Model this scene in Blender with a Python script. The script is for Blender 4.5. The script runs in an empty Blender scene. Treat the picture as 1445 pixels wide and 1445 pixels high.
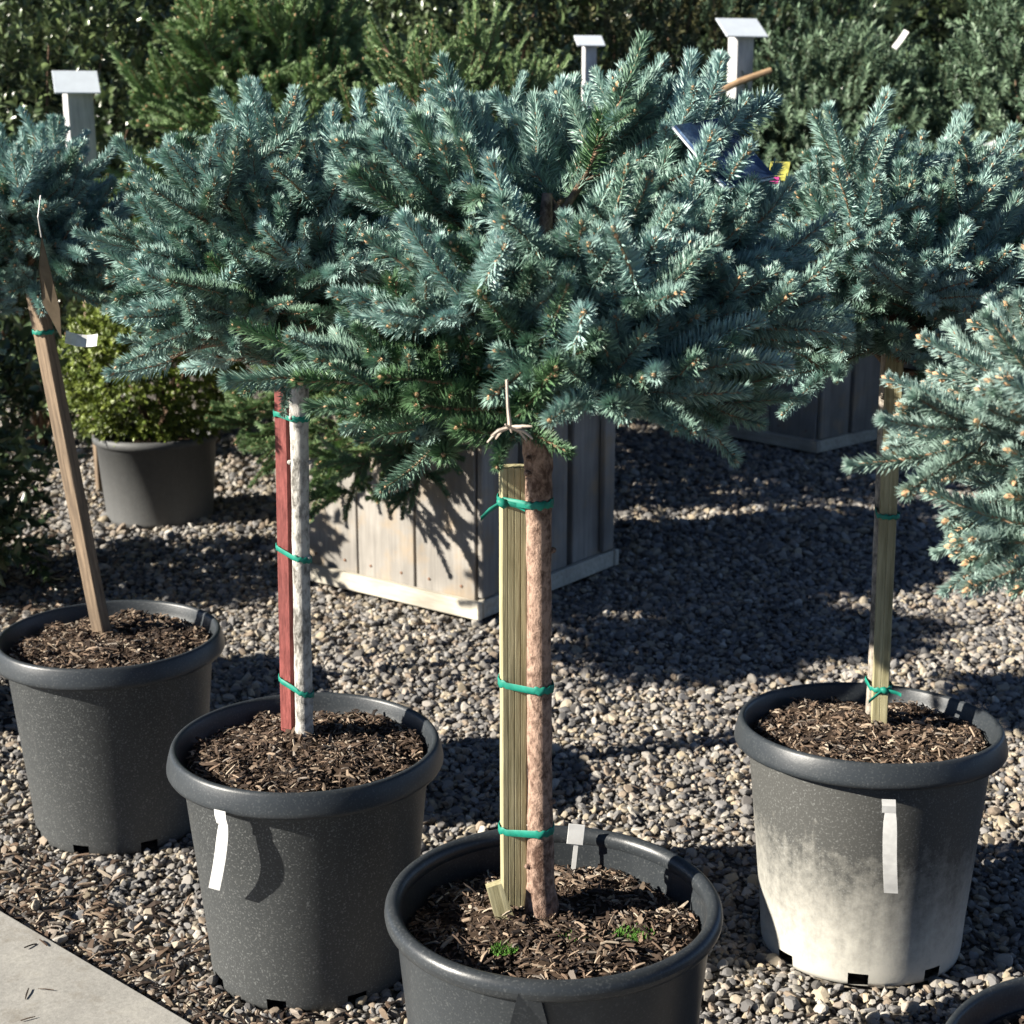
import bpy, bmesh, math, random
import numpy as np
from mathutils import Vector, Matrix, Euler, Quaternion

random.seed(7)
RNG = np.random.default_rng(11)
SC = bpy.context.scene
COL = SC.collection
R = math.radians

# ------------------------------------------------------------------ camera
cam_d = bpy.data.cameras.new('camera')
cam = bpy.data.objects.new('camera', cam_d)
COL.objects.link(cam)
cam.location = (0, 0, 1.324)
cam.rotation_euler = (R(90 - 14.2), 0, 0)
cam_d.sensor_width = 36
cam_d.lens = 36 * 2200 / 1445
cam_d.clip_start = 0.05
cam_d.clip_end = 500
cam_d.dof.use_dof = True
cam_d.dof.focus_distance = 2.05
cam_d.dof.aperture_fstop = 11
SC.camera = cam

# ------------------------------------------------------------------ sky, sun, exposure
SUN = Vector((-0.75, -0.20, 0.385)).normalized()
wd = bpy.data.worlds.new('World')
SC.world = wd
wd.use_nodes = True
wn = wd.node_tree
sky = wn.nodes.new('ShaderNodeTexSky')
sky.sky_type = 'NISHITA'
sky.sun_disc = False
sky.sun_elevation = math.asin(SUN.z)
sky.sun_rotation = math.atan2(SUN.x, SUN.y)
sky.air_density = 0.42
sky.dust_density = 0.05
sky.altitude = 1000
bg = wn.nodes['Background']
bg.inputs['Strength'].default_value = 0.05
wn.links.new(sky.outputs[0], bg.inputs[0])

sun_d = bpy.data.lights.new('sun', 'SUN')
sun_d.energy = 5.0
sun_d.angle = R(0.53)
sun_d.color = (1.0, 0.93, 0.82)
sun = bpy.data.objects.new('sun', sun_d)
COL.objects.link(sun)
sun.rotation_euler = SUN.to_track_quat('Z', 'Y').to_euler()
sun.location = SUN * 20
SC.view_settings.view_transform = 'Standard'
SC.view_settings.look = 'None'
SC.view_settings.gamma = 1
SC.view_settings.exposure = 1.6
SC.render.engine = 'CYCLES'
SC.cycles.max_bounces = 5
SC.cycles.diffuse_bounces = 3
SC.cycles.glossy_bounces = 2
SC.cycles.use_denoising = True

# ================================================================== helpers
def tag(o, label=None, cat=None, group=None, kind=None):
    if label: o['label'] = label
    if cat: o['category'] = cat
    if group: o['group'] = group
    if kind: o['kind'] = kind
    return o

def empty(name, loc=(0, 0, 0), rot=(0, 0, 0)):
    o = bpy.data.objects.new(name, None)
    o.empty_display_size = 0.05
    COL.objects.link(o)
    o.location = loc
    o.rotation_euler = rot
    return o

def link(name, me, parent=None, loc=None, rot=None):
    o = bpy.data.objects.new(name, me)
    COL.objects.link(o)
    if parent is not None: o.parent = parent
    if loc is not None: o.location = loc
    if rot is not None: o.rotation_euler = rot
    return o

def mesh(name, verts, faces, mats, smooth=False, fmat=None):
    me = bpy.data.meshes.new(name)
    me.from_pydata([tuple(v) for v in verts], [], [tuple(f) for f in faces])
    for m in (mats if isinstance(mats, (list, tuple)) else [mats]): me.materials.append(m)
    if fmat is not None: me.polygons.foreach_set('material_index', fmat)
    if smooth: me.polygons.foreach_set('use_smooth', [True] * len(me.polygons))
    me.update()
    return me

class MB:
    """collects geometry for one mesh"""
    def __init__(s): s.v = []; s.f = []; s.m = []
    def add(s, vs, fs, mi=0):
        b = len(s.v)
        s.v += [tuple(x) for x in vs]
        s.f += [tuple(i + b for i in f) for f in fs]
        s.m += [mi] * len(fs)
    def box(s, c, d, M=None, mi=0, bev=0.0):
        x, y, z = d[0] / 2, d[1] / 2, d[2] / 2
        if bev <= 0:
            vs = [Vector((a, b, e)) for e in (-z, z) for a, b in ((-x, -y), (x, -y), (x, y), (-x, y))]
            fs = [(3, 2, 1, 0), (4, 5, 6, 7)] + [(i, (i + 1) % 4, 4 + (i + 1) % 4, 4 + i) for i in range(4)]
        else:
            vs = []
            for e, t in ((-z, 1), (-z + bev, 0), (z - bev, 0), (z, 1)):
                k = bev * t
                X, Y = x - k, y - k
                q = bev * (1 if not t else .4)
                vs += [Vector(p + (e,)) for p in ((-X + q, -Y), (X - q, -Y), (X, -Y + q), (X, Y - q), (X - q, Y), (-X + q, Y), (-X, Y - q), (-X, -Y + q))]
            fs = [tuple(range(7, -1, -1)), tuple(range(24, 32))]
            for r in range(3):
                fs += [(r * 8 + i, r * 8 + (i + 1) % 8, r * 8 + 8 + (i + 1) % 8, r * 8 + 8 + i) for i in range(8)]
        M = M or Matrix()
        s.add([M @ v + Vector(c) for v in vs], fs, mi)
    def tube(s, pts, rads, seg=8, mi=0, cap=True, wob=0.0):
        pts = [Vector(p) for p in pts]
        n = len(pts)
        base = len(s.v)
        prev = None
        for i, p in enumerate(pts):
            t = (pts[min(i + 1, n - 1)] - pts[max(i - 1, 0)]).normalized()
            if prev is None:
                a = Vector((1, 0, 0)) if abs(t.x) < 0.8 else Vector((0, 1, 0))
                u = t.cross(a).normalized()
            else:
                u = (prev - t * prev.dot(t)).normalized()
            prev = u
            w = t.cross(u)
            for k in range(seg):
                a = 2 * math.pi * k / seg
                r = rads[i] * (1 + random.uniform(-wob, wob))
                s.v.append(tuple(p + (u * math.cos(a) + w * math.sin(a)) * r))
        for i in range(n - 1):
            for k in range(seg):
                a = base + i * seg + k; b = base + i * seg + (k + 1) % seg
                s.f.append((a, b, b + seg, a + seg)); s.m.append(mi)
        if cap:
            s.f.append(tuple(base + k for k in range(seg - 1, -1, -1))); s.m.append(mi)
            s.f.append(tuple(base + (n - 1) * seg + k for k in range(seg))); s.m.append(mi)
    def lathe(s, prof, seg=96, skip=None, mi=0, ell=None):
        base = len(s.v)
        n = len(prof)
        for r, z in prof:
            for k in range(seg):
                a = 2 * math.pi * k / seg
                e = 1.0 if ell is None else ell(a, z)
                s.v.append((r * e * math.cos(a), r * e * math.sin(a), z))
        for i in range(n - 1):
            for k in range(seg):
                if skip and skip(i, k): continue
                a = base + i * seg + k; b = base + i * seg + (k + 1) % seg
                s.f.append((a, b, b + seg, a + seg)); s.m.append(mi)
    def build(s, name, mats, parent=None, smooth=False, loc=None, rot=None):
        me = mesh(name, s.v, s.f, mats, smooth, s.m)
        return link(name, me, parent, loc, rot)

# ------------------------------------------------------------------ materials
class NM:
    def __init__(s, name):
        s.m = bpy.data.materials.new(name); s.m.use_nodes = True
        s.t = s.m.node_tree; s.b = s.t.nodes['Principled BSDF']
        s.out = s.t.nodes['Material Output']
    def n(s, kind, **kw):
        nd = s.t.nodes.new('ShaderNode' + kind)
        for k, v in kw.items():
            if k in nd.inputs: nd.inputs[k].default_value = v
            else: setattr(nd, k, v)
        return nd
    def l(s, a, b): s.t.links.new(a, b)
    def coord(s, scale=(1, 1, 1), kind='Object'):
        c = s.n('TexCoord'); mp = s.n('Mapping'); mp.inputs['Scale'].default_value = scale
        s.l(c.outputs[kind], mp.inputs[0]); return mp.outputs[0]
    def noise(s, vec, scale, detail=4, rough=.55):
        nd = s.n('TexNoise'); nd.inputs['Scale'].default_value = scale
        nd.inputs['Detail'].default_value = detail; nd.inputs['Roughness'].default_value = rough
        if vec is not None: s.l(vec, nd.inputs['Vector'])
        return nd.outputs['Fac']
    def ramp(s, fac, stops):
        r = s.n('ValToRGB'); e = r.color_ramp.elements
        while len(e) < len(stops): e.new(0.5)
        for el, (p, c) in zip(e, stops):
            el.position = p; el.color = (c[0], c[1], c[2], 1) if not isinstance(c, (int, float)) else (c, c, c, 1)
        s.l(fac, r.inputs[0]); return r.outputs[0]
    def mix(s, fac, a, b, mode='MIX'):
        x = s.n('Mix'); x.data_type = 'RGBA'; x.blend_type = mode
        for val, sock in ((fac, x.inputs['Factor']), (a, x.inputs['A']), (b, x.inputs['B'])):
            pass
        ins = {'f': x.inputs[0], 'a': x.inputs[6], 'b': x.inputs[7]}
        for k, val in (('f', fac), ('a', a), ('b', b)):
            if hasattr(val, 'is_output'): s.l(val, ins[k])
            elif isinstance(val, (int, float)): ins[k].default_value = val
            else: ins[k].default_value = (val[0], val[1], val[2], 1)
        return x.outputs[2]
    def bump(s, h, strength=.3, dist=.002):
        b = s.n('Bump'); b.inputs['Strength'].default_value = strength; b.inputs['Distance'].default_value = dist
        s.l(h, b.inputs['Height']); s.l(b.outputs[0], s.b.inputs['Normal'])
    def color(s, c):
        if hasattr(c, 'is_output'): s.l(c, s.b.inputs['Base Color'])
        else: s.b.inputs['Base Color'].default_value = (c[0], c[1], c[2], 1)
    def rough(s, r, spec=.5):
        if hasattr(r, 'is_output'): s.l(r, s.b.inputs['Roughness'])
        else: s.b.inputs['Roughness'].default_value = r
        s.b.inputs['Specular IOR Level'].default_value = spec

def mat_plastic(name, base, dust, dust_amt, top, rough=.5, speck=.5, stops=((.7, .12), (1.8, .6))):
    m = NM(name)
    v = m.coord()
    b0 = m.noise(v, 6, 5, .65); b1 = m.noise(m.coord((1, 1, .10)), 42, 4, .6)
    bm_ = m.n('Math', operation='MULTIPLY_ADD'); m.l(b1, bm_.inputs[0]); bm_.inputs[1].default_value = .55
    bh_ = m.n('Math', operation='MULTIPLY'); m.l(b0, bh_.inputs[0]); bh_.inputs[1].default_value = .45; m.l(bh_.outputs[0], bm_.inputs[2])
    big = bm_.outputs[0]
    fine = m.noise(v, 60, 6, .75)
    sp = m.noise(m.coord((1, 1, 1)), 330, 2, .5)
    sep = m.n('SeparateXYZ'); m.l(m.coord(), sep.inputs[0])
    mr = m.n('MapRange'); m.l(sep.outputs[2], mr.inputs[0])
    mr.inputs[1].default_value = top; mr.inputs[2].default_value = 0.0
    mr.inputs[3].default_value = 0; mr.inputs[4].default_value = 1
    add = m.n('Math', operation='MULTIPLY_ADD'); m.l(big, add.inputs[0]); add.inputs[1].default_value = .9; m.l(mr.outputs[0], add.inputs[2])
    a2 = m.n('Math', operation='MULTIPLY_ADD'); m.l(fine, a2.inputs[0]); a2.inputs[1].default_value = .7; m.l(add.outputs[0], a2.inputs[2])
    hs = m.n('Math', operation='MULTIPLY'); m.l(a2.outputs[0], hs.inputs[0]); hs.inputs[1].default_value = .5
    f = m.ramp(hs.outputs[0], [(stops[0][0] * .5, stops[0][1]), (stops[1][0] * .5, stops[1][1])])
    f2 = m.n('Math', operation='MULTIPLY'); m.l(f, f2.inputs[0]); f2.inputs[1].default_value = dust_amt
    c = m.mix(f2.outputs[0], base, dust)
    spm = m.ramp(sp, [(.56, 0.0), (.70, speck)])
    c = m.mix(spm, c, (.30, .31, .30))
    m.color(c); m.rough(rough, .35); m.bump(fine, .25, .0015)
    return m.m

def mat_wood(name, dark, light, rough=.75, grain=(14, 14, 1.2), contrast=(.3, .72), bump=.35, tint=None, knot=True):
    m = NM(name)
    oi = m.n('ObjectInfo')
    c = m.n('TexCoord'); mp = m.n('Mapping'); mp.inputs['Scale'].default_value = grain
    off = m.n('VectorMath', operation='ADD'); m.l(c.outputs['Object'], off.inputs[0])
    cmb = m.n('CombineXYZ'); mul = m.n('Math', operation='MULTIPLY'); m.l(oi.outputs['Random'], mul.inputs[0]); mul.inputs[1].default_value = 17
    for i in range(3): m.l(mul.outputs[0], cmb.inputs[i])
    m.l(cmb.outputs[0], off.inputs[1]); m.l(off.outputs[0], mp.inputs[0])
    g = m.noise(mp.outputs[0], 5, 7, .7)
    b = m.noise(off.outputs[0], 4, 3)
    col = m.ramp(g, [(contrast[0], dark), (contrast[1], light)])
    blot = m.ramp(b, [(.35, .65), (.65, 1.05)])
    col = m.mix(1.0, col, blot, 'MULTIPLY')
    if tint:
        col = m.mix(m.ramp(m.noise(off.outputs[0], 9, 4), [(.5, 0), (.68, .55)]), col, tint)
    m.color(col); m.rough(rough, .3); m.bump(g, bump, .002)
    return m.m

def mat_bark(name, dark, light, scale=70, stretch=(1, 1, .6), bump=.8, lo=.38, hi=.62):
    m = NM(name); v = m.coord(stretch)
    a = m.noise(v, scale, 5, .7); b = m.noise(v, scale * .15, 3)
    s = m.n('Math', operation='MULTIPLY_ADD'); m.l(b, s.inputs[0]); s.inputs[1].default_value = .5
    sub = m.n('Math', operation='SUBTRACT'); m.l(a, sub.inputs[0]); sub.inputs[1].default_value = .25
    m.l(sub.outputs[0], s.inputs[2])
    c = m.ramp(s.outputs[0], [(lo, dark), (hi, light)])
    m.color(c); m.rough(.85, .2); m.bump(a, bump, .004)
    return m.m

def mat_plain(name, c, rough=.6, spec=.4, var=.25, scale=40, bump=.1):
    m = NM(name); n = m.noise(m.coord(), scale, 4, .6)
    col = m.ramp(n, [(.3, [x * (1 - var) for x in c]), (.7, [min(1, x * (1 + var)) for x in c])])
    m.color(col); m.rough(rough, spec); m.bump(n, bump, .001); return m.m

def mat_inst_color(name, rough=.7, spec=.3, scale=180, var=.35):
    """colour comes from each scattered piece's own attribute"""
    m = NM(name)
    a = m.n('Attribute', attribute_type='INSTANCER', attribute_name='col')
    n = m.noise(m.coord(), scale, 3, .6)
    r = m.ramp(n, [(.3, 1 - var), (.7, 1 + var * .6)])
    m.color(m.mix(1.0, a.outputs['Color'], r, 'MULTIPLY')); m.rough(rough, spec)
    return m.m

def mat_leaf(name, c0, c1, rough=.4, spec=.5, trans=.15):
    """instance attribute tint mixes c0..c1; per-leaf attribute nv varies the value"""
    m = NM(name)
    a = m.n('Attribute', attribute_type='INSTANCER', attribute_name='tint')
    b = m.n('Attribute', attribute_type='GEOMETRY', attribute_name='nv')
    col = m.mix(a.outputs['Fac'], c0, c1)
    col = m.mix(1.0, col, m.ramp(b.outputs['Fac'], [(0, .62), (1, 1.3)]), 'MULTIPLY')
    m.color(col); m.rough(rough, spec)
    if trans > 0:
        t = m.n('BsdfTranslucent'); m.l(col, t.inputs[0])
        mx = m.n('MixShader'); mx.inputs[0].default_value = trans
        m.l(m.b.outputs[0], mx.inputs[1]); m.l(t.outputs[0], mx.inputs[2]); m.l(mx.outputs[0], m.out.inputs[0])
    return m.m

M_POT = mat_plastic('black_plastic', (.017, .0195, .021), (.115, .119, .117), .62, .30, .5, .30)
M_POT_W = mat_plastic('black_plastic_limed', (.020, .022, .023), (.52, .505, .45), 1.0, .30, .6, .3, ((1.02, .07), (1.75, .80)))
M_POT_S = mat_plastic('black_plastic_smooth', (.015, .018, .021), (.12, .132, .14), .45, .40, .34, .1)
M_RIM = mat_plastic('black_plastic_rim', (.017, .021, .025), (.12, .132, .14), .34, .4, .40, .1)
M_GREYPOT = mat_plastic('grey_plastic', (.035, .038, .04), (.19, .19, .185), .7, .5, .6, .2)
M_SOIL = mat_plain('soil', (.035, .024, .017), .95, .1, .6, 60, .8)
M_CHIP = mat_inst_color('bark_chip', .85, .15, 120, .4)
M_STONE = mat_inst_color('gravel_stone', .8, .25, 140, .3)
M_BLUE = mat_leaf('blue_needle', (.095, .185, .085), (.365, .530, .495), .45, .45, 0.16)
M_PALE = mat_leaf('pale_blue_needle', (.16, .25, .18), (.36, .49, .45), .45, .45, 0.16)
M_GREEN = mat_leaf('green_needle', (.07, .13, .055), (.21, .31, .135), .5, .35, 0.12)
M_YEW = mat_leaf('yew_leaf', (.04, .078, .042), (.175, .255, .16), .45, .4, 0.10)
M_GLOBE = mat_leaf('globe_yew_leaf', (.06, .10, .015), (.19, .24, .04), .45, .4, 0.12)
M_LAUREL = mat_leaf('broad_leaf', (.030, .055, .028), (.15, .20, .08), .28, .6, 0.10)
M_OLIVE = mat_leaf('olive_leaf', (.060, .058, .028), (.15, .15, .065), .45, .4, 0.12)
M_BUD = mat_plain('bud', (.46, .28, .155), .6, .3, .35, 300, .1)
M_TWIG = mat_plain('twig', (.30, .185, .115), .8, .2, .4, 120, .4)
M_SPRIG = mat_plain('sprig_stem', (.06, .065, .03), .8, .2, .4, 120, .2)
M_LIMB = mat_bark('limb_bark', (.07, .045, .03), (.22, .15, .10), 90)
M_TRUNK_B = mat_bark('brown_bark', (.085, .050, .036), (.33, .225, .17), 120, (1, 1, .7), 1.0, .36, .60)
M_TRUNK_W = mat_bark('pale_bark', (.09, .085, .075), (.44, .425, .39), 75, (1, 1, .6), .9, .33, .56)
M_TRUNK_G = mat_bark('grey_bark', (.10, .09, .075), (.34, .30, .25), 80)
M_STAKE_Y = mat_wood('treated_wood', (.16, .14, .065), (.42, .385, .235), .7, (30, 30, 1.5), (.28, .62), .4)
M_STAKE_B = mat_wood('brown_wood', (.065, .046, .032), (.26, .19, .125), .8, (30, 30, 2), (.3, .7), .5)
M_STAKE_R = mat_wood('red_painted_wood', (.085, .017, .015), (.26, .075, .065), .65, (50, 50, 8), (.3, .66), .5)
M_PLANK = mat_wood('weathered_plank', (.17, .158, .142), (.32, .30, .27), .8, (16, 16, 1.0), (.22, .76), .35, (.30, .215, .12))
M_BOARD = mat_wood('base_board', (.31, .285, .23), (.52, .485, .41), .8, (1.5, 14, 14), (.3, .66), .3)
M_WHITEWOOD = mat_wood('white_painted_wood', (.36, .37, .38), (.60, .60, .60), .6, (20, 20, 2), (.25, .6), .15)
M_SHEET = mat_plain('white_sheet', (.50, .55, .60), .35, .5, .06, 20, .02)
M_PAPER = mat_plain('white_plastic_tag', (.54, .54, .525), .5, .35, .14, 45, .05)
M_TIE = mat_plain('green_tie', (.008, .17, .12), .55, .3, .25, 90, .1)
M_BROWNTAG = mat_plain('brown_tag', (.15, .115, .075), .8, .2, .3, 40, .2)
M_DRY = mat_plain('dry_twig', (.45, .38, .32), .8, .2, .2, 80, .2)
M_STICK = mat_plain('tan_stick', (.30, .20, .115), .7, .3, .2, 30, .1)
M_WIRE = mat_plain('wire', (.35, .34, .32), .4, .5, .1, 30, 0)
M_NAIL = mat_plain('rusty_nail', (.16, .085, .05), .6, .4, .4, 200, .2)
M_MOSS = mat_plain('moss', (.07, .16, .03), .9, .1, .5, 90, .6)
M_YEL = mat_plain('yellow_print', (.26, .25, .05), .5, .4, .6, 120, 0)
M_MAG = mat_plain('magenta_print', (.35, .03, .16), .5, .4, .3, 60, 0)

m = NM('ground_gravel'); v = m.coord()
vo = m.n('TexVoronoi'); vo.inputs['Scale'].default_value = 75; m.l(v, vo.inputs['Vector'])
sepc = m.n('SeparateColor'); m.l(vo.outputs['Color'], sepc.inputs[0])
cc = m.ramp(sepc.outputs[0], [(0, (.045, .043, .042)), (.4, (.16, .15, .14)), (.75, (.30, .26, .20)), (1, (.42, .40, .37))])
dk = m.ramp(vo.outputs['Distance'], [(.0, 1), (.6, .35)])
m.color(m.mix(1.0, cc, dk, 'MULTIPLY')); m.rough(.9, .2)
inv = m.n('Math', operation='SUBTRACT'); inv.inputs[0].default_value = 1; m.l(vo.outputs['Distance'], inv.inputs[1])
m.bump(inv.outputs[0], .8, .008)
M_GROUND = m.m

m = NM('concrete'); v = m.coord()
n1 = m.noise(v, 5, 6, .65); n2 = m.noise(v, 160, 4, .7)
c1 = m.ramp(n1, [(.3, (.21, .205, .19)), (.55, (.28, .272, .25)), (.75, (.33, .32, .285))])
c1 = m.mix(1.0, c1, m.ramp(n2, [(.3, .82), (.7, 1.12)]), 'MULTIPLY')
n3 = m.noise(v, 14, 5, .75)
c1 = m.mix(m.ramp(n3, [(.56, 0.0), (.72, .55)]), c1, (.15, .13, .10))
m.color(c1); m.rough(.85, .25); m.bump(n2, .3, .002)
M_CONC = m.m

m = NM('blue_print'); v = m.coord()
n1 = m.noise(v, 24, 5, .7)
c1 = m.ramp(n1, [(.38, (.010, .018, .045)), (.55, (.03, .06, .13)), (.70, (.20, .28, .36))])
m.color(c1); m.rough(.25, .5)
M_BLUEPRINT = m.m

# ------------------------------------------------------------------ scattering of tiny pieces
def scatter_group(name, sources):
    ng = bpy.data.node_groups.new(name, 'GeometryNodeTree')
    ng.interface.new_socket('Geometry', in_out='INPUT', socket_type='NodeSocketGeometry')
    ng.interface.new_socket('Geometry', in_out='OUTPUT', socket_type='NodeSocketGeometry')
    N = ng.nodes
    gi = N.new('NodeGroupInput'); go = N.new('NodeGroupOutput')
    iop = N.new('GeometryNodeInstanceOnPoints'); g2i = N.new('GeometryNodeGeometryToInstance')
    for s in sources:
        oi = N.new('GeometryNodeObjectInfo'); oi.inputs['Object'].default_value = s
        ng.links.new(oi.outputs['Geometry'], g2i.inputs[0])
    def na(nm, ty):
        a = N.new('GeometryNodeInputNamedAttribute'); a.data_type = ty; a.inputs['Name'].default_value = nm
        return a.outputs[0]
    e2r = N.new('FunctionNodeEulerToRotation')
    ng.links.new(na('rot', 'FLOAT_VECTOR'), e2r.inputs[0])
    ng.links.new(gi.outputs[0], iop.inputs['Points'])
    ng.links.new(g2i.outputs[0], iop.inputs['Instance'])
    iop.inputs['Pick Instance'].default_value = True
    ng.links.new(na('idx', 'INT'), iop.inputs['Instance Index'])
    ng.links.new(e2r.outputs[0], iop.inputs['Rotation'])
    ng.links.new(na('scl', 'FLOAT_VECTOR'), iop.inputs['Scale'])
    ng.links.new(iop.outputs[0], go.inputs[0])
    return ng

def scatter(name, ng, pos, rot, scl, idx, tint=None, col=None, parent=None, mats=()):
    n = len(pos)
    me = bpy.data.meshes.new(name)
    me.vertices.add(n)
    me.vertices.foreach_set('co', np.asarray(pos, np.float32).ravel())
    def at(nm, ty, key, val, dt=np.float32):
        a = me.attributes.new(nm, ty, 'POINT'); a.data.foreach_set(key, np.ascontiguousarray(val, dtype=dt).ravel())
    scl = np.asarray(scl, np.float32)
    if scl.ndim == 1: scl = np.repeat(scl[:, None], 3, 1)
    at('rot', 'FLOAT_VECTOR', 'vector', rot)
    at('scl', 'FLOAT_VECTOR', 'vector', scl)
    at('idx', 'INT', 'value', idx, np.int32)
    if tint is not None: at('tint', 'FLOAT', 'value', tint)
    if col is not None:
        col = np.asarray(col, np.float32)
        at('col', 'FLOAT_COLOR', 'color', np.concatenate([col, np.ones((n, 1), np.float32)], 1))
    for mt in mats: me.materials.append(mt)
    o = link(name, me, parent)
    md = o.modifiers.new('scatter', 'NODES'); md.node_group = ng
    return o

def source(name, me): return bpy.data.objects.new(name, me)   # never linked: only its mesh is used

def frames_to_euler(D, U):
    """euler angles turning +Z to D with +X towards U (arrays)"""
    D = D / np.linalg.norm(D, axis=1, keepdims=True)
    X = U - D * np.sum(U * D, 1, keepdims=True)
    ln = np.linalg.norm(X, axis=1, keepdims=True)
    X = np.where(ln < 1e-4, np.array([[1, 0, 0]]), X / np.maximum(ln, 1e-6))
    Y = np.cross(D, X)
    # matrix columns X,Y,D ; XYZ euler
    m20, m21, m22 = X[:, 2], Y[:, 2], D[:, 2]
    m10, m00 = X[:, 1], X[:, 0]
    return np.stack([np.arctan2(m21, m22), np.arcsin(np.clip(-m20, -1, 1)), np.arctan2(m10, m00)], 1)

# ------------------------------------------------------------------ needle shoots
def needles(base, dirs, ln, wd):
    n = len(base)
    d = dirs / np.linalg.norm(dirs, axis=1, keepdims=True)
    a = np.where(np.abs(d[:, 2:3]) < .9, np.array([[0, 0, 1.]]), np.array([[1., 0, 0]]))
    u = np.cross(d, a); u /= np.linalg.norm(u, axis=1, keepdims=True); w = np.cross(d, u)
    V = []
    for fr, rr in ((0.0, .35), (.55, .5)):
        for k in range(3):
            an = 2 * math.pi * k / 3
            V.append(base + d * (ln * fr)[:, None] + (u * math.cos(an) + w * math.sin(an)) * (wd * rr)[:, None])
    V.append(base + d * ln[:, None])
    V = np.stack(V, 1).reshape(-1, 3)
    F = []
    for i in range(n):
        b = 7 * i
        for k in range(3):
            k2 = (k + 1) % 3
            F.append((b + k, b + k2, b + 3 + k2, b + 3 + k)); F.append((b + 3 + k, b + 3 + k2, b + 6))
    return V, F

def make_shoot(name, L, n, nl, nw, leafmat, seed, buds=3, curve=.1, spread=62, budscale=1.0, up=.25, twigmat=None):
    g = np.random.default_rng(seed)
    t = np.linspace(0.0, 1.0, n) + g.normal(0, .01, n)
    t = np.clip(t, 0, 1)
    phi = np.arange(n) * 2.39996 + g.normal(0, .35, n)
    ax = np.stack([curve * L * t ** 2, np.zeros(n), L * t], 1)
    th = np.radians(spread - 26 * t ** 2 + g.normal(0, 8, n))
    dirs = np.stack([np.cos(phi) * np.sin(th) + up, np.sin(phi) * np.sin(th), np.cos(th)], 1)
    ln = nl * (1 - .22 * t ** 3) * g.uniform(.78, 1.1, n)
    # rosette at the tip
    k = max(12, n // 8)
    pt = np.tile([[curve * L, 0, L * .985]], (k, 1)); ph = np.arange(k) * 2.39996
    tt = np.radians(np.sqrt(np.arange(k) / k) * 52 + 4 + g.normal(0, 5, k))
    dt = np.stack([np.cos(ph) * np.sin(tt) + up * .6, np.sin(ph) * np.sin(tt), np.cos(tt)], 1)
    base = np.concatenate([ax, pt]); dirs = np.concatenate([dirs, dt])
    ln = np.concatenate([ln, nl * .78 * g.uniform(.75, 1.05, k)])
    V, F = needles(base, dirs, ln, np.full(len(base), nw) * g.uniform(.8, 1.15, len(base)))
    nv = np.repeat(g.uniform(0, 1, len(base)), 7)
    mb = MB(); mb.add(V, F, 0)
    pts = [(curve * L * s * s, 0, L * s) for s in (0, .33, .66, 1)]
    mb.tube(pts, [.0024, .0021, .0018, .0015], 5, 1)
    for b in range(buds):
        an = b * 2.1 + seed; off = 0 if b == 0 else .0035
        c = Vector((curve * L + off * math.cos(an), off * math.sin(an), L + (.004 if b == 0 else -.001)))
        h = (.0065 if b == 0 else .0048) * budscale; rr = (.0033 if b == 0 else .0025) * budscale
        mb.tube([c + Vector((0, 0, -h * .6)), c, c + Vector((0, 0, h * .6)), c + Vector((0, 0, h))], [rr * .7, rr, rr * .7, rr * .1], 6, 2)
    me = mesh(name, mb.v, mb.f, [leafmat, twigmat or M_TWIG, M_BUD], False, mb.m)
    a = me.attributes.new('nv', 'FLOAT', 'POINT')
    full = np.full(len(mb.v), .5, np.float32); full[:len(nv)] = nv
    a.data.foreach_set('value', full)
    return source(name, me)

def shoot_set(prefix, leafmat, nl=.0245, nw=.0018, buds=3, dens=1.0, bs=1.0, spread=62):
    out = []
    #        length curve needle-length buds density
    for i, (L, c, k, b, dn) in enumerate(((.085, .05, 1.0, 1, 1.0), (.100, .14, 1.08, 1, .95), (.115, -.08, .92, 1, 1.0), (.095, .02, .85, 0, .8),
                                          (.065, .20, 1.05, 1, 1.15), (.075, -.12, .80, 1, 1.1), (.120, .10, 1.0, 0, .9), (.055, .0, 1.15, 1, 1.2))):
        out.append(make_shoot('%s_%d' % (prefix, i), L, int(3000 * L * dens * dn), nl * k, nw, leafmat, 31 + i, buds if b else 0, c, spread + (i % 3 - 1) * 5, bs))
    return out
NV = 8
G_BLUE = scatter_group('blue_shoots', shoot_set('blue_shoot', M_BLUE))
G_PALE = scatter_group('pale_shoots', shoot_set('pale_shoot', M_PALE,   .0195, .0017, 4, 1.1, 1.1))
G_GREEN = scatter_group('green_shoots', shoot_set('green_shoot', M_GREEN, .020, .0022, 1, .75, 1.0, 55))

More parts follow.
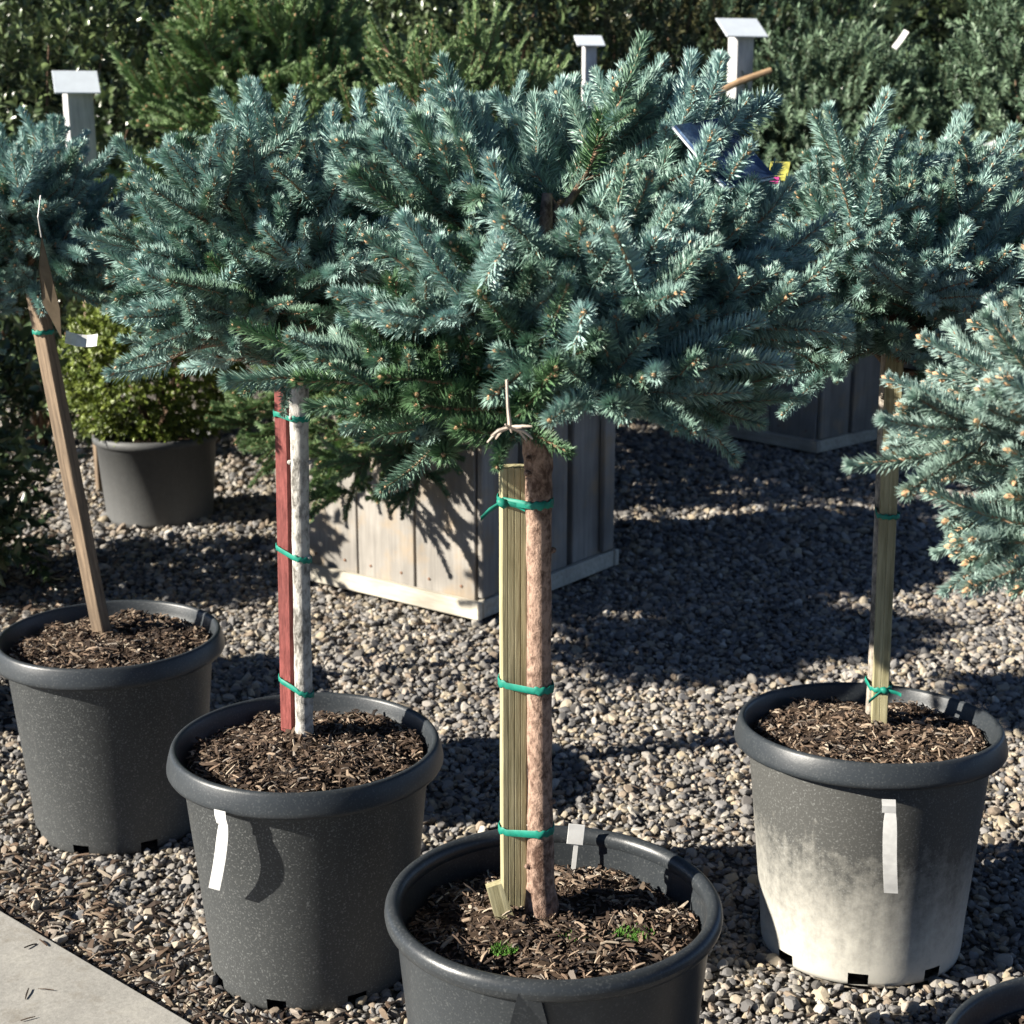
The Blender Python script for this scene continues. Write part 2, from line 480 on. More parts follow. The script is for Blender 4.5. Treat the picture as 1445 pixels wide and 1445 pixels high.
# ------------------------------------------------------------------ broad leaves and yew sprigs
def make_leaf_sprig(name, leafmat, seed, n=8, L=.09, ll=.038, lw=.018, fold=.25):
    g = random.Random(seed); mb = MB(); nv = []
    mb.tube([(0, 0, 0), (.004, 0, L * .5), (0, .003, L)], [.0016, .0013, .0008], 4, 1); nv += [.5] * len(mb.v)
    for i in range(n):
        t = .15 + .85 * i / (n - 1); a = i * 2.4 + g.uniform(-.4, .4); e = g.uniform(.5, 1.15) if i < n - 1 else .2
        d = Vector((math.cos(a) * math.sin(e), math.sin(a) * math.sin(e), math.cos(e)))
        s = d.cross(Vector((0, 0, 1))).normalized(); nrm = s.cross(d)
        p = Vector((0, 0, L * t)); l = ll * g.uniform(.75, 1.15); w = lw * g.uniform(.8, 1.15) / 2
        vs = [p, p + d * l * .35 + s * w + nrm * w * fold * 2, p + d * l * .7 + s * w * .75 + nrm * w * fold, p + d * l - nrm * l * .12,
              p + d * l * .7 - s * w * .75 + nrm * w * fold, p + d * l * .35 - s * w + nrm * w * fold * 2, p + d * l * .38, p + d * l * .72 - nrm * l * .02]
        mb.add(vs, [(0, 1, 6), (1, 2, 7, 6), (2, 3, 7), (0, 6, 5), (6, 7, 4, 5), (7, 3, 4)], 0)
        nv += [g.random()] * 8
    me = mesh(name, mb.v, mb.f, [leafmat, M_SPRIG], True, mb.m)
    at = me.attributes.new('nv', 'FLOAT', 'POINT'); at.data.foreach_set('value', nv)
    return source(name, me)
def sprig_group(name, lm, **kw):
    return scatter_group(name, [make_leaf_sprig('%s_%d' % (name, i), lm, i + 3, **kw) for i in range(4)])
G_LAUREL = sprig_group('laurel_sprigs', M_LAUREL, n=8, L=.10, ll=.045, lw=.022)
G_OLIVE = sprig_group('olive_sprigs', M_OLIVE, n=10, L=.09, ll=.026, lw=.013)
G_YEW = sprig_group('yew_sprigs', M_YEW, n=34, L=.10, ll=.028, lw=.0072, fold=.1)
G_GLOBE = sprig_group('globe_sprigs', M_GLOBE, n=14, L=.05, ll=.024, lw=.009, fold=.15)

# ------------------------------------------------------------------ where things stand (metres)
POT1 = (-.758, 2.790); POT2 = (-.322, 2.270); POT3 = (.051, 1.765); POT4 = (.575, 2.330); POT5 = (.645, 1.385)
POT0 = (-1.37, 3.32)
GREYPOT = (-1.20, 5.16)
BOX = ((-.096, 3.994), 143.0, .64, .62)     # front corner, heading of its left face, side, height
BOX2 = ((1.219, 6.135), 132.0, .72, .60)

# ================================================================== ground
gm = mesh('ground', [(-120, -60, 0), (120, -60, 0), (120, 200, 0), (-120, 200, 0)], [(0, 1, 2, 3)], M_GROUND)
ground = tag(link('ground', gm), 'grey and tan crushed gravel yard', kind='structure')

pe0 = Vector((-.85, 2.386, 0)); pdir = (Vector((-.537, 2.115, 0)) - pe0).normalized(); pn = Vector((pdir.y, -pdir.x, 0))
if pn.y > 0: pn = -pn
mb = MB()
A = pe0 - pdir * 6; B = pe0 + pdir * 1.9
for seg in range(1):
    c = [A, B, B + pn * 2.2, A + pn * 2.2]
    top = [(p.x, p.y, .022) for p in c]; low = [(p.x, p.y, -.05) for p in c]
    mb.add(low + top, [(7, 6, 5, 4), (0, 1, 5, 4), (1, 2, 6, 5), (2, 3, 7, 6), (3, 0, 4, 7)])
pav = mb.build('pavement', M_CONC); tag(pav, 'pale concrete paving along the gravel', kind='structure')
bm = bmesh.new(); bm.from_mesh(pav.data); bmesh.ops.recalc_face_normals(bm, faces=bm.faces); bmesh.ops.bevel(bm, geom=[e for e in bm.edges if all(v.co.z > 0 for v in e.verts)], offset=.006, segments=2, affect='EDGES'); bm.to_mesh(pav.data); bm.free()

# gravel stones
def make_stone(name, seed):
    g = random.Random(seed); bm = bmesh.new()
    bmesh.ops.create_icosphere(bm, subdivisions=2, radius=.5)
    cuts = [Vector((g.gauss(0, 1), g.gauss(0, 1), g.gauss(0, 1))).normalized() for _ in range(9)]
    off = [g.uniform(.26, .42) for _ in cuts]
    for v in bm.verts:
        for c, o in zip(cuts, off):
            d = v.co.dot(c)
            if d > o: v.co -= c * (d - o) * .9
        v.co.z *= .68; v.co.x *= 1.12
    me = bpy.data.meshes.new(name); bm.to_mesh(me); bm.free()
    me.materials.append(M_STONE)
    for p in me.polygons: p.use_smooth = False
    return source(name, me)
G_STONE = scatter_group('gravel_stones', [make_stone('stone_%d' % i, 50 + i) for i in range(7)])

def gravel_points():
    P = []; S = []
    for (y0, y1, dens, size) in ((1.25, 3.2, 12000, .0119), (3.2, 4.6, 9500, .0134), (4.6, 7.2, 5600, .0176)):
        w = .36 * y1 + .55
        n = int(dens * (2 * w) * (y1 - y0))
        x = RNG.uniform(-w, w, n); y = RNG.uniform(y0, y1, n)
        keep = np.abs(x) < .345 * y + .45
        P.append(np.stack([x, y], 1)[keep]); S.append(np.clip(RNG.lognormal(-.06, .40, keep.sum()), .4, 2.3) * size)
    P = np.concatenate(P); S = np.concatenate(S)
    k = np.ones(len(P), bool)
    for (cx, cy), r in ((POT1, .158), (POT2, .158), (POT3, .158), (POT4, .158), (POT5, .158), (POT0, .158), (GREYPOT, .16)):
        k &= (P[:, 0] - cx) ** 2 + (P[:, 1] - cy) ** 2 > r * r
    d = (P[:, 0] - pe0.x) * pn.x + (P[:, 1] - pe0.y) * pn.y
    k &= d < -.002 + RNG.uniform(-.012, .004, len(P))
    for (c, hd, s, h) in (BOX, BOX2):
        a = Vector((math.cos(R(hd)), math.sin(R(hd)))); b = Vector((a.y, -a.x))
        u = (P[:, 0] - c[0]) * a.x + (P[:, 1] - c[1]) * a.y; w = (P[:, 0] - c[0]) * b.x + (P[:, 1] - c[1]) * b.y
        k &= ~((u > 0) & (u < s) & (w > 0) & (w < s))
    return P[k], S[k]
P, S = gravel_points(); n = len(P)
pal = .68 * np.array([(.46, .40, .30), (.36, .34, .31), (.24, .24, .245), (.14, .145, .155), (.58, .55, .49), (.31, .24, .175), (.085, .085, .09), (.42, .36, .30), (.50, .42, .29), (.20, .205, .215)])
pal = (pal.mean(0) * .25 + pal * .75) * np.array([1.0, .99, .985])
ci = RNG.choice(len(pal), n, p=[.14, .16, .14, .12, .10, .08, .08, .08, .04, .06])
colr = pal[ci] * RNG.uniform(.8, 1.18, (n, 1))
rot = np.stack([RNG.normal(0, .5, n), RNG.normal(0, .5, n), RNG.uniform(0, 6.28, n)], 1)
scl = S[:, None] * RNG.uniform(.8, 1.2, (n, 3)); scl[:, 2] *= .95
z = S * .30 * RNG.uniform(.35, 1.5, n)
gv = scatter('gravel', G_STONE, np.stack([P[:, 0], P[:, 1], z], 1), rot, scl, RNG.integers(0, 7, n), col=colr)
tag(gv, 'loose grey and tan gravel stones', kind='stuff')

# bark chips and splinters
def make_chip(name, seed):
    g = random.Random(seed); mb = MB()
    w = g.uniform(.18, .4); h = g.uniform(.06, .14)
    pts = [(-.5, 0, g.uniform(-.05, .05)), (-.15, g.uniform(-.06, .06), g.uniform(0, .1)), (.2, g.uniform(-.06, .06), g.uniform(0, .1)), (.5, g.uniform(-.05, .05), 0)]
    vs = []
    for i, p in enumerate(pts):
        k = g.uniform(.45, .75) if i in (0, 3) else 1
        for sy, sz in ((-1, -1), (1, -1), (1, 1), (-1, 1)):
            vs.append((p[0], p[1] + sy * w / 2 * k * g.uniform(.8, 1.1), p[2] + sz * h / 2))
    fs = [(3, 2, 1, 0), (12, 13, 14, 15)]
    for i in range(3):
        fs += [(i * 4 + k, i * 4 + (k + 1) % 4, i * 4 + 4 + (k + 1) % 4, i * 4 + 4 + k) for k in range(4)]
    return source(name, mesh(name, vs, fs, M_CHIP))
G_CHIP = scatter_group('bark_chips', [make_chip('chip_%d' % i, 70 + i) for i in range(7)])
CHIP_PAL = .85 * np.array([[.94, 1.0, 1.08]]) * np.array([(.05, .034, .025), (.10, .066, .045), (.19, .125, .082), (.32, .23, .155), (.48, .38, .27), (.03, .022, .018), (.26, .21, .165)])
def chip_cols(n, p=(.22, .24, .2, .12, .05, .1, .07)):
    return CHIP_PAL[RNG.choice(7, n, p=p)] * RNG.uniform(.8, 1.2, (n, 1))

# litter along the paving edge
n = 900
s = RNG.uniform(-.55, .75, n); dd = np.abs(RNG.normal(0, .10, n)) + .005
px = pe0.x + pdir.x * s - pn.x * dd; py = pe0.y + pdir.y * s - pn.y * dd
keep = np.ones(n, bool)
for (cx, cy) in (POT1, POT2): keep &= (px - cx) ** 2 + (py - cy) ** 2 > .175 ** 2
px, py = px[keep], py[keep]; n = len(px)
L_ = RNG.uniform(.010, .034, n); sc3 = np.stack([L_, L_ * RNG.uniform(.3, .9, n), L_ * RNG.uniform(.4, 1, n)], 1)
lit = scatter('bark_litter', G_CHIP, np.stack([px, py, np.full(n, .014)], 1), np.stack([RNG.normal(0, .25, n), RNG.normal(0, .25, n), RNG.uniform(0, 6.28, n)], 1), sc3, RNG.integers(0, 7, n), col=chip_cols(n))
tag(lit, 'brown bark bits strewn over gravel beside the paving', kind='stuff')

n = 1500
px = RNG.uniform(-1.75, -.92, n); py = RNG.uniform(3.25, 4.9, n)
keep = (px < -.42 * py + .62 + RNG.normal(0, .08, n)) & ((px - POT0[0]) ** 2 + (py - POT0[1]) ** 2 > .18 ** 2)
px, py = px[keep], py[keep]; n = len(px)
L_ = RNG.uniform(.015, .05, n); sc3 = np.stack([L_, L_ * RNG.uniform(.5, 1.3, n), L_ * RNG.uniform(.2, .6, n)], 1)
lit2 = scatter('leaf_litter', G_CHIP, np.stack([px, py, RNG.uniform(.012, .022, n)], 1), np.stack([RNG.normal(0, .3, n), RNG.normal(0, .3, n), RNG.uniform(0, 6.28, n)], 1), sc3, RNG.integers(0, 7, n), col=chip_cols(n))
tag(lit2, 'brown leaf litter on the ground at the left edge', kind='stuff')

n = 1100
py = RNG.uniform(1.5, 5.2, n); px = RNG.uniform(-1, 1, n) * (.35 * py + .3)
keep = np.ones(n, bool)
for (cx, cy) in (POT1, POT2, POT3, POT4, POT5, POT0): keep &= (px - cx) ** 2 + (py - cy) ** 2 > .18 ** 2
px, py = px[keep], py[keep]; n = len(px)
onp = ((px - pe0.x) * pn.x + (py - pe0.y) * pn.y) > 0
keep = ~onp | (RNG.uniform(0, 1, n) < .35); px, py, onp = px[keep], py[keep], onp[keep]; n = len(px)
L_ = RNG.uniform(.008, .028, n); sc3 = np.stack([L_, L_ * RNG.uniform(.15, .6, n), L_ * RNG.uniform(.2, .6, n)], 1)
lit3 = scatter('stray_debris', G_CHIP, np.stack([px, py, np.where(onp, .0245, .016)], 1), np.stack([RNG.normal(0, .12, n), RNG.normal(0, .12, n), RNG.uniform(0, 6.28, n)], 1), sc3, RNG.integers(0, 7, n), col=chip_cols(n))
tag(lit3, 'stray bark splinters and dry needles on gravel and paving', kind='stuff')

# ================================================================== planter boxes
def planter(spec, label, grp):
    (cx, cy), hd, S_, Hh = spec
    root = empty('wooden_planter', (cx, cy, 0), (0, 0, R(hd)))
    tag(root, label, 'planter', grp)
    # local frame: +X along the left face, +Y ... inward is towards -Y (b = (a.y,-a.x))
    th = .022; npl = 3; gap = .006; w = (S_ - .0) / npl
    inner = MB()
    for side in range(4):
        for i in range(npl):
            ln = w - gap; c = (i + .5) * w
            h = Hh - .05 - random.uniform(0, .008)
            if side == 0: ctr, dim, rz = (c, -th / 2, .05 + h / 2), (ln, th, h), 0
            elif side == 1: ctr, dim, rz = (th / 2, -c, .05 + h / 2), (th, ln if 0 < i < npl - 1 else ln - 2 * th, h), 0
            elif side == 2: ctr, dim, rz = (c, -S_ + th / 2, .05 + h / 2), (ln, th, h), 0
            else: ctr, dim, rz = (S_ - th / 2, -c, .05 + h / 2), (th, ln if 0 < i < npl - 1 else ln - 2 * th, h), 0
            b = MB(); b.box((0, 0, 0), dim, bev=.0025)
            b.build('plank', M_PLANK, root, loc=(ctr[0] + 0, ctr[1] + random.uniform(-.0015, .0015), ctr[2]))
    # base boards, proud of the planks
    t2 = .020
    for nm, ctr, dim in (('base_board', (S_ / 2, t2 / 2 + .002, .045), (S_ + .05, t2, .05)), ('base_board', (S_ / 2, -S_ - t2 / 2 - .002, .045), (S_ + .05, t2, .05)),
                         ('base_board', (-t2 / 2 - .002, -S_ / 2, .045), (t2, S_ - .004, .05)), ('base_board', (S_ + t2 / 2 + .002, -S_ / 2, .045), (t2, S_ - .004, .05))):
        b = MB(); b.box((0, 0, 0), dim, bev=.003); b.build(nm, M_BOARD, root, loc=ctr)
    for x_ in (.12, S_ - .12):
        b = MB(); b.box((0, 0, 0), (.07, S_ - .05, .048), bev=.003); b.build('skid', M_PLANK, root, loc=(x_, -S_ / 2, .024))
    # corner battens on the outside of the right face
    for y_ in (-.03, -S_ + .03):
        b = MB(); b.box((0, 0, 0), (.018, .055, Hh - .09), bev=.003); b.build('corner_batten', M_PLANK, root, loc=(-.012, y_, .075 + (Hh - .09) / 2))
    for (c0, d0) in (((S_ / 2, 0.004, Hh + .012), (S_ + .06, .07, .024)), ((S_ / 2, -S_ - .004, Hh + .012), (S_ + .06, .07, .024)), ((0, -S_ / 2, Hh + .0125), (.07, S_ - .065, .023)), ((S_, -S_ / 2, Hh + .0125), (.07, S_ - .065, .023))):
        b = MB(); b.box((0, 0, 0), d0, bev=.003); b.build('top_rail', M_PLANK, root, loc=c0)
    for i in range(npl):
        for xx in (.05, w - .05):
            for zz in (.10, Hh - .10):
                b = MB(); b.tube([(0, -.002, 0), (0, .0022, 0), (0, .003, 0)], [.0042, .0042, .002], 8); b.build('nail', M_NAIL, root, loc=(i * w + xx, .0005, zz))
    b = MB(); b.box((0, 0, 0), (S_ - .05, S_ - .05, .03)); b.build('soil', M_SOIL, root, loc=(S_ / 2, -S_ / 2, Hh - .05))
    return root
planter(BOX, 'weathered wooden planter box behind the middle tree, its left face sunlit', 'wooden planter boxes')
planter(BOX2, 'shaded wooden planter box far back at right beyond the gravel', 'wooden planter boxes')

# ================================================================== pots
def ring_profile(pts, n=1): return pts

def make_pot(c, label, style=0, wallmat=None, tilt=0, rz=0, h=.385, grp='black nursery pots'):
    root = empty('nursery_pot', (c[0], c[1], 0), (R(tilt), 0, 0))
    tag(root, label, 'plant pot', grp)
    ph = random.uniform(0, 6); ell = lambda a, z: 1 + .006 * math.cos(2 * a + ph) + .003 * math.cos(3 * a + 1)
    SEG = 96; per = 12
    def notch(i, k): return (k + 5) % per < 3 and i in (1, 2)
    if style == 0:
        top, rb = .190, .160
        out = [(rb - .012, .0), (rb - .002, .003), (rb, .010), (rb + .0015, .024)] + [(rb + (top - rb) * t, .024 + (h - .024 - .045) * t) for t in (.15, .3, .45, .6, .75, .9, 1)]
        inn = [(top - .005, h - .03), (top - .02, h * .5), (rb - .008, .034), (rb - .02, .030), (.01, .030)]
        w = MB(); w.lathe(out, SEG, notch, ell=ell); w.lathe(inn[::1], SEG, ell=ell)
        rim = [(.186, h - .038), (.196, h - .040), (.205, h - .0405), (.2115, h - .0385), (.2140, h - .034), (.2137, h - .029), (.2110, h - .017), (.2075, h - .005), (.2055, h - .0012), (.202, h), (.1985, h - .0012), (.1965, h - .005), (.194, h - .018), (.190, h - .03), (.186, h - .038)]
    else:
        top, rb = .196, .165
        out = [(rb - .012, .0), (rb - .002, .003), (rb, .010), (rb + .0015, .024)] + [(rb + (top - rb) * t, .024 + (h - .024 - .02) * t) for t in (.2, .4, .6, .8, .9, 1)]
        inn = [(top - .006, h - .02), (top - .02, h * .5), (rb - .008, .034), (.01, .030)]
        w = MB(); w.lathe(out, SEG, notch, ell=ell); w.lathe(inn, SEG, ell=ell)
        rim = []
        for k in range(17):
            a = 2 * math.pi * k / 16
            rim.append((.1985 + .0105 * math.cos(a), h - .014 + .0135 * math.sin(a)))
    wo = w.build('wall', wallmat or M_POT, root, True)
    r = MB(); r.lathe(rim, SEG, ell=ell); r.build('rim', M_RIM if style == 0 else M_POT_S, root, True)
    root['soil_r'] = top - .008
    return root

def make_soil(root, c, z, label, mound=.012, nchip=1500, seed=1, rad=.183, off=(0, 0)):
    g = np.random.default_rng(seed)
    mb = MB(); vs = [(0, 0, mound)]; fs = []
    NR, NS = 9, 40
    hh = lambda x, y: mound * (1 - (x * x + y * y) / rad ** 2) + .006 * math.sin(x * 31 + seed) * math.cos(y * 27 + seed * 2) + .004 * math.sin(x * 70 + y * 50)
    for i in range(1, NR + 1):
        for k in range(NS):
            a = 2 * math.pi * k / NS; r = rad * i / NR
            x, y = r * math.cos(a), r * math.sin(a); vs.append((x, y, hh(x, y) + g.normal(0, .0015)))
    for k in range(NS): fs.append((0, 1 + k, 1 + (k + 1) % NS))
    for i in range(NR - 1):
        for k in range(NS):
            a = 1 + i * NS + k; b = 1 + i * NS + (k + 1) % NS; fs.append((a, a + NS, b + NS, b))
    mb.add(vs, fs); so = mb.build('soil', M_SOIL, root, True, loc=(0, 0, z))
    n = nchip
    r = rad * np.sqrt(g.uniform(0, 1, n)) * .99; a = g.uniform(0, 6.283, n)
    x, y = r * np.cos(a), r * np.sin(a)
    zz = np.array([hh(i, j) for i, j in zip(x, y)]) + g.uniform(-.001, .006, n)
    L = np.clip(g.lognormal(math.log(.0092), .48, n), .004, .040); L = np.minimum(L, np.maximum(.006, (rad - r) * 1.8 + .006))
    s3 = np.stack([L, np.clip(L * g.uniform(.45, 1.1, n), .003, .02), np.clip(L * g.uniform(.5, 1.2, n), .003, .02)], 1)
    rot = np.stack([g.normal(0, .35, n), g.normal(0, .35, n), g.uniform(0, 6.28, n)], 1)
    Mw = root.matrix_basis
    ct, st = math.cos(root.rotation_euler[0]), math.sin(root.rotation_euler[0])
    zz = zz + z
    wy = y * ct - zz * st; wz = y * st + zz * ct
    o = scatter('bark_mulch', G_CHIP, np.stack([x + c[0], wy + c[1], wz], 1), rot, s3, g.integers(0, 7, n), col=chip_cols(n))
    tag(o, label, kind='stuff')
    return o

p1 = make_pot(POT1, 'black pot at the left edge holding the leaning brown stake', tilt=0)
p2 = make_pot(POT2, 'black pot with white strip tag, second from left, holding the red stake')
p3 = make_pot(POT3, 'smooth rolled-rim black pot front and centre holding the thick brown trunk', 1, M_POT_S)
p4 = make_pot(POT4, 'black pot with whitened lower wall and white strip tag, at right', 0, M_POT_W, tilt=-3.0)
p5 = make_pot(POT5, 'black pot rim peeking in at the bottom right corner')
p0 = make_pot(POT0, 'black pot left of the leaning brown stake, mostly outside the view')
make_soil(p1, POT1, .358, 'bark mulch in the pot at the left edge', .010, 4200, 1)
make_soil(p2, POT2, .357, 'bark mulch around the red stake', .012, 4200, 2)
make_soil(p3, POT3, .328, 'bark mulch around the thick brown trunk', .020, 5000, 3, rad=.184)
make_soil(p4, POT4, .356, 'bark mulch around the pale stake at right', .008, 4200, 4)
make_soil(p5, POT5, .345, 'bark mulch in the bottom right corner pot', .008, 2500, 5)
make_soil(p0, POT0, .350, 'bark mulch in the pot outside the left edge', .008, 900, 6)

# moulded gusset under the front pot's rim
mb = MB()
a0 = R(-90 - 9)
def cyl(a, r, z): return (r * math.cos(a), r * math.sin(a), z)
da, db = R(3.2), R(6.4)
zt, zb = .372, .322
vs = [cyl(a0 - da, .197, zt), cyl(a0 + da, .197, zt), cyl(a0 + db, .1915, zb), cyl(a0 - db, .1915, zb),
      cyl(a0 - da, .208, zt), cyl(a0 + da, .2045, zt), cyl(a0 + db, .1985, zb), cyl(a0 - db, .211, zb)]
mb.add(vs, [(4, 7, 6, 5), (0, 3, 7, 4), (1, 5, 6, 2), (3, 2, 6, 7), (0, 4, 5, 1), (0, 1, 2, 3)])
mb.build('gusset', M_POT_S, p3)

# moss in the front pot
for i, (x, y, r, lab) in enumerate(((.150, 1.745, .019, 'larger green moss tuft near the right of the front pot'), (.075, 1.735, .012, 'small green moss tuft in the middle of the front pot'), (-.01, 1.705, .012, 'small green moss tuft below the wooden wedge'))):
    mb = MB(); g = random.Random(i)
    for k in range(160):
        a, q = g.uniform(0, 6.28), r * math.sqrt(g.random())
        p = Vector((q * math.cos(a) * 1.4, q * math.sin(a), 0)); d = Vector((g.gauss(0, .6), g.gauss(0, .6), 1)).normalized() * g.uniform(.004, .011)
        s = Vector((g.gauss(0, 1), g.gauss(0, 1), 0)).normalized() * .0012
        mb.add([p - s, p + s, p + d, p + s.cross(Vector((0, 0, 1)))], [(0, 1, 2), (1, 3, 2), (3, 0, 2)])
    o = mb.build('moss_tuft', M_MOSS, loc=(x, y, .342)); tag(o, lab, 'moss', 'moss tufts in the front pot')

# strip tags looped over pot rims
def strip_tag(c, ang, label, length, sway, tilt=0):
    a = R(ang); er = Vector((math.cos(a), math.sin(a), 0)); et = Vector((-er.y, er.x, 0))
    root = empty('strip_tag', Vector((c[0], c[1], 0)) + er * .22 + Vector((0, 0, .35)))
    tag(root, label, 'tag', 'white strip tags on pot rims')
    h = .385
    def band(path, wd, nm):
        mb = MB(); vs = []
        for (r, z, t, w) in path:
            for sd, dr in ((-1, 0), (1, 0), (1, .0008), (-1, .0008)):
                p = er * (r + dr - .22) + et * (t + sd * w / 2) + Vector((0, 0, z - .35)); vs.append(p)
        n = len(path); fs = [(0, 1, 2, 3), tuple(4 * (n - 1) + k for k in (3, 2, 1, 0))]
        for i in range(n - 1): fs += [(i * 4 + k, i * 4 + 4 + k, i * 4 + 4 + (k + 1) % 4, i * 4 + (k + 1) % 4) for k in range(4)]
        mb.add(vs, fs); mb.build(nm, M_PAPER, root)
    dz = -tilt
    band([(.219, h - .030, 0, .020), (.2195, h - .040, .001, .020), (.2170, h - .052, .002, .020)], .02, 'loop')
    pts = []
    for i in range(9):
        t = i / 8
        pts.append((.2165 - .012 * t + .010 * math.sin(t * 2.6), h - .050 - length * t, .004 + sway * t - .25 * sway * math.sin(t * 3), .0155 + .005 * min(1, t * 6) - .0 * t))
    band(pts, .018, 'strip')
    return root
strip_tag(POT2, -90 - 27, 'white strip tag hanging from the red-staked pot', .115, -.030)
strip_tag(POT4, -90 - 6, 'white strip tag hanging from the whitened pot at right', .135, .010)

# ================================================================== stakes
def stake(name, base, top, w, d, rz, matl, label, groove=0, grp=None):
    base, top = Vector(base), Vector(top); L = (top - base).length
    q = (top - base).to_track_quat('Z', 'Y')
    root = empty(name, base); root.rotation_mode = 'QUATERNION'; root.rotation_quaternion = q @ Quaternion((0, 0, 1), R(rz))
    # outline with optional grooves on the -Y face
    pts = []
    b = .0015
    x0, y0 = w / 2, d / 2
    pts += [(-x0, -y0 + b)]
    pts += [(-x0 + b, -y0)]
    for k in range(groove):
        xc = -x0 + w * (k + 1) / (groove + 1)
        pts += [(xc - .0009, -y0), (xc, -y0 + .0009), (xc + .0009, -y0)]
    pts += [(x0 - b, -y0), (x0, -y0 + b), (x0, y0 - b), (x0 - b, y0), (-x0 + b, y0), (-x0, y0 - b)]
    n = len(pts); nz = 14; vs = []
    for i in range(nz + 1):
        z = L * i / nz; jx, jy = random.uniform(-.0002, .0002), random.uniform(-.0002, .0002)
        vs += [(x + jx, y + jy, z) for x, y in pts]
    fs = [tuple(range(n - 1, -1, -1)), tuple(nz * n + k for k in range(n))]
    for i in range(nz): fs += [(i * n + k, i * n + (k + 1) % n, (i + 1) * n + (k + 1) % n, (i + 1) * n + k) for k in range(n)]
    o = link(name, mesh(name, vs, fs, matl)); o.rotation_mode = 'QUATERNION'
    o.location = base; o.rotation_quaternion = root.rotation_quaternion
    bpy.data.objects.remove(root)
    return tag(o, label, 'stake', grp or 'tree stakes')

S1b, S1t = Vector((-.783, 2.845, .33)), Vector((-.852, 2.80, 1.02))
S2b, S2t = Vector((-.357, 2.345, .33)), Vector((-.339, 2.30, .96))
S3b, S3t = Vector((.002, 1.808, .32)), Vector((.001, 1.798, .925))
S4b, S4t = Vector((.600, 2.385, .33)), Vector((.583, 2.36, .98))
stake('tree_stake', S1b, S1t, .033, .022, 22, M_STAKE_B, 'leaning weathered brown wooden stake in the leftmost pot')
stake('tree_stake', S2b, S2t, .023, .023, 40, M_STAKE_R, 'red painted square stake beside the pale slender trunk')
stake('tree_stake', S3b, S3t, .031, .022, 14, M_STAKE_Y, 'pale green-yellow grooved wooden stake beside the thick brown trunk', 3)
stake('tree_stake', S4b, S4t, .026, .024, 24, M_STAKE_Y, 'pale wooden stake in the right-hand whitened pot', 1)

# wooden wedge at the foot of the front stake
mb = MB()
vs = [(-.013, -.005, 0), (.013, -.008, -.01), (.013, .008, -.01), (-.013, .011, 0), (-.015, -.005, .060), (.004, -.008, .062), (.004, .008, .062), (-.015, .011, .060)]
mb.add(vs, [(3, 2, 1, 0), (4, 5, 6, 7), (0, 1, 5, 4), (1, 2, 6, 5), (2, 3, 7, 6), (3, 0, 4, 7)])
o = mb.build('wood_wedge', M_STAKE_Y, loc=(-.004, 1.768, .338), rot=(R(-8), R(-12), R(10)))
tag(o, 'short pale wooden wedge stuck in mulch before the grooved stake', 'wedge')

# ================================================================== trees
def bez(a, b, c, n):
    return [a * (1 - t) ** 2 + b * 2 * t * (1 - t) + c * t * t for t in [i / (n - 1) for i in range(n)]]

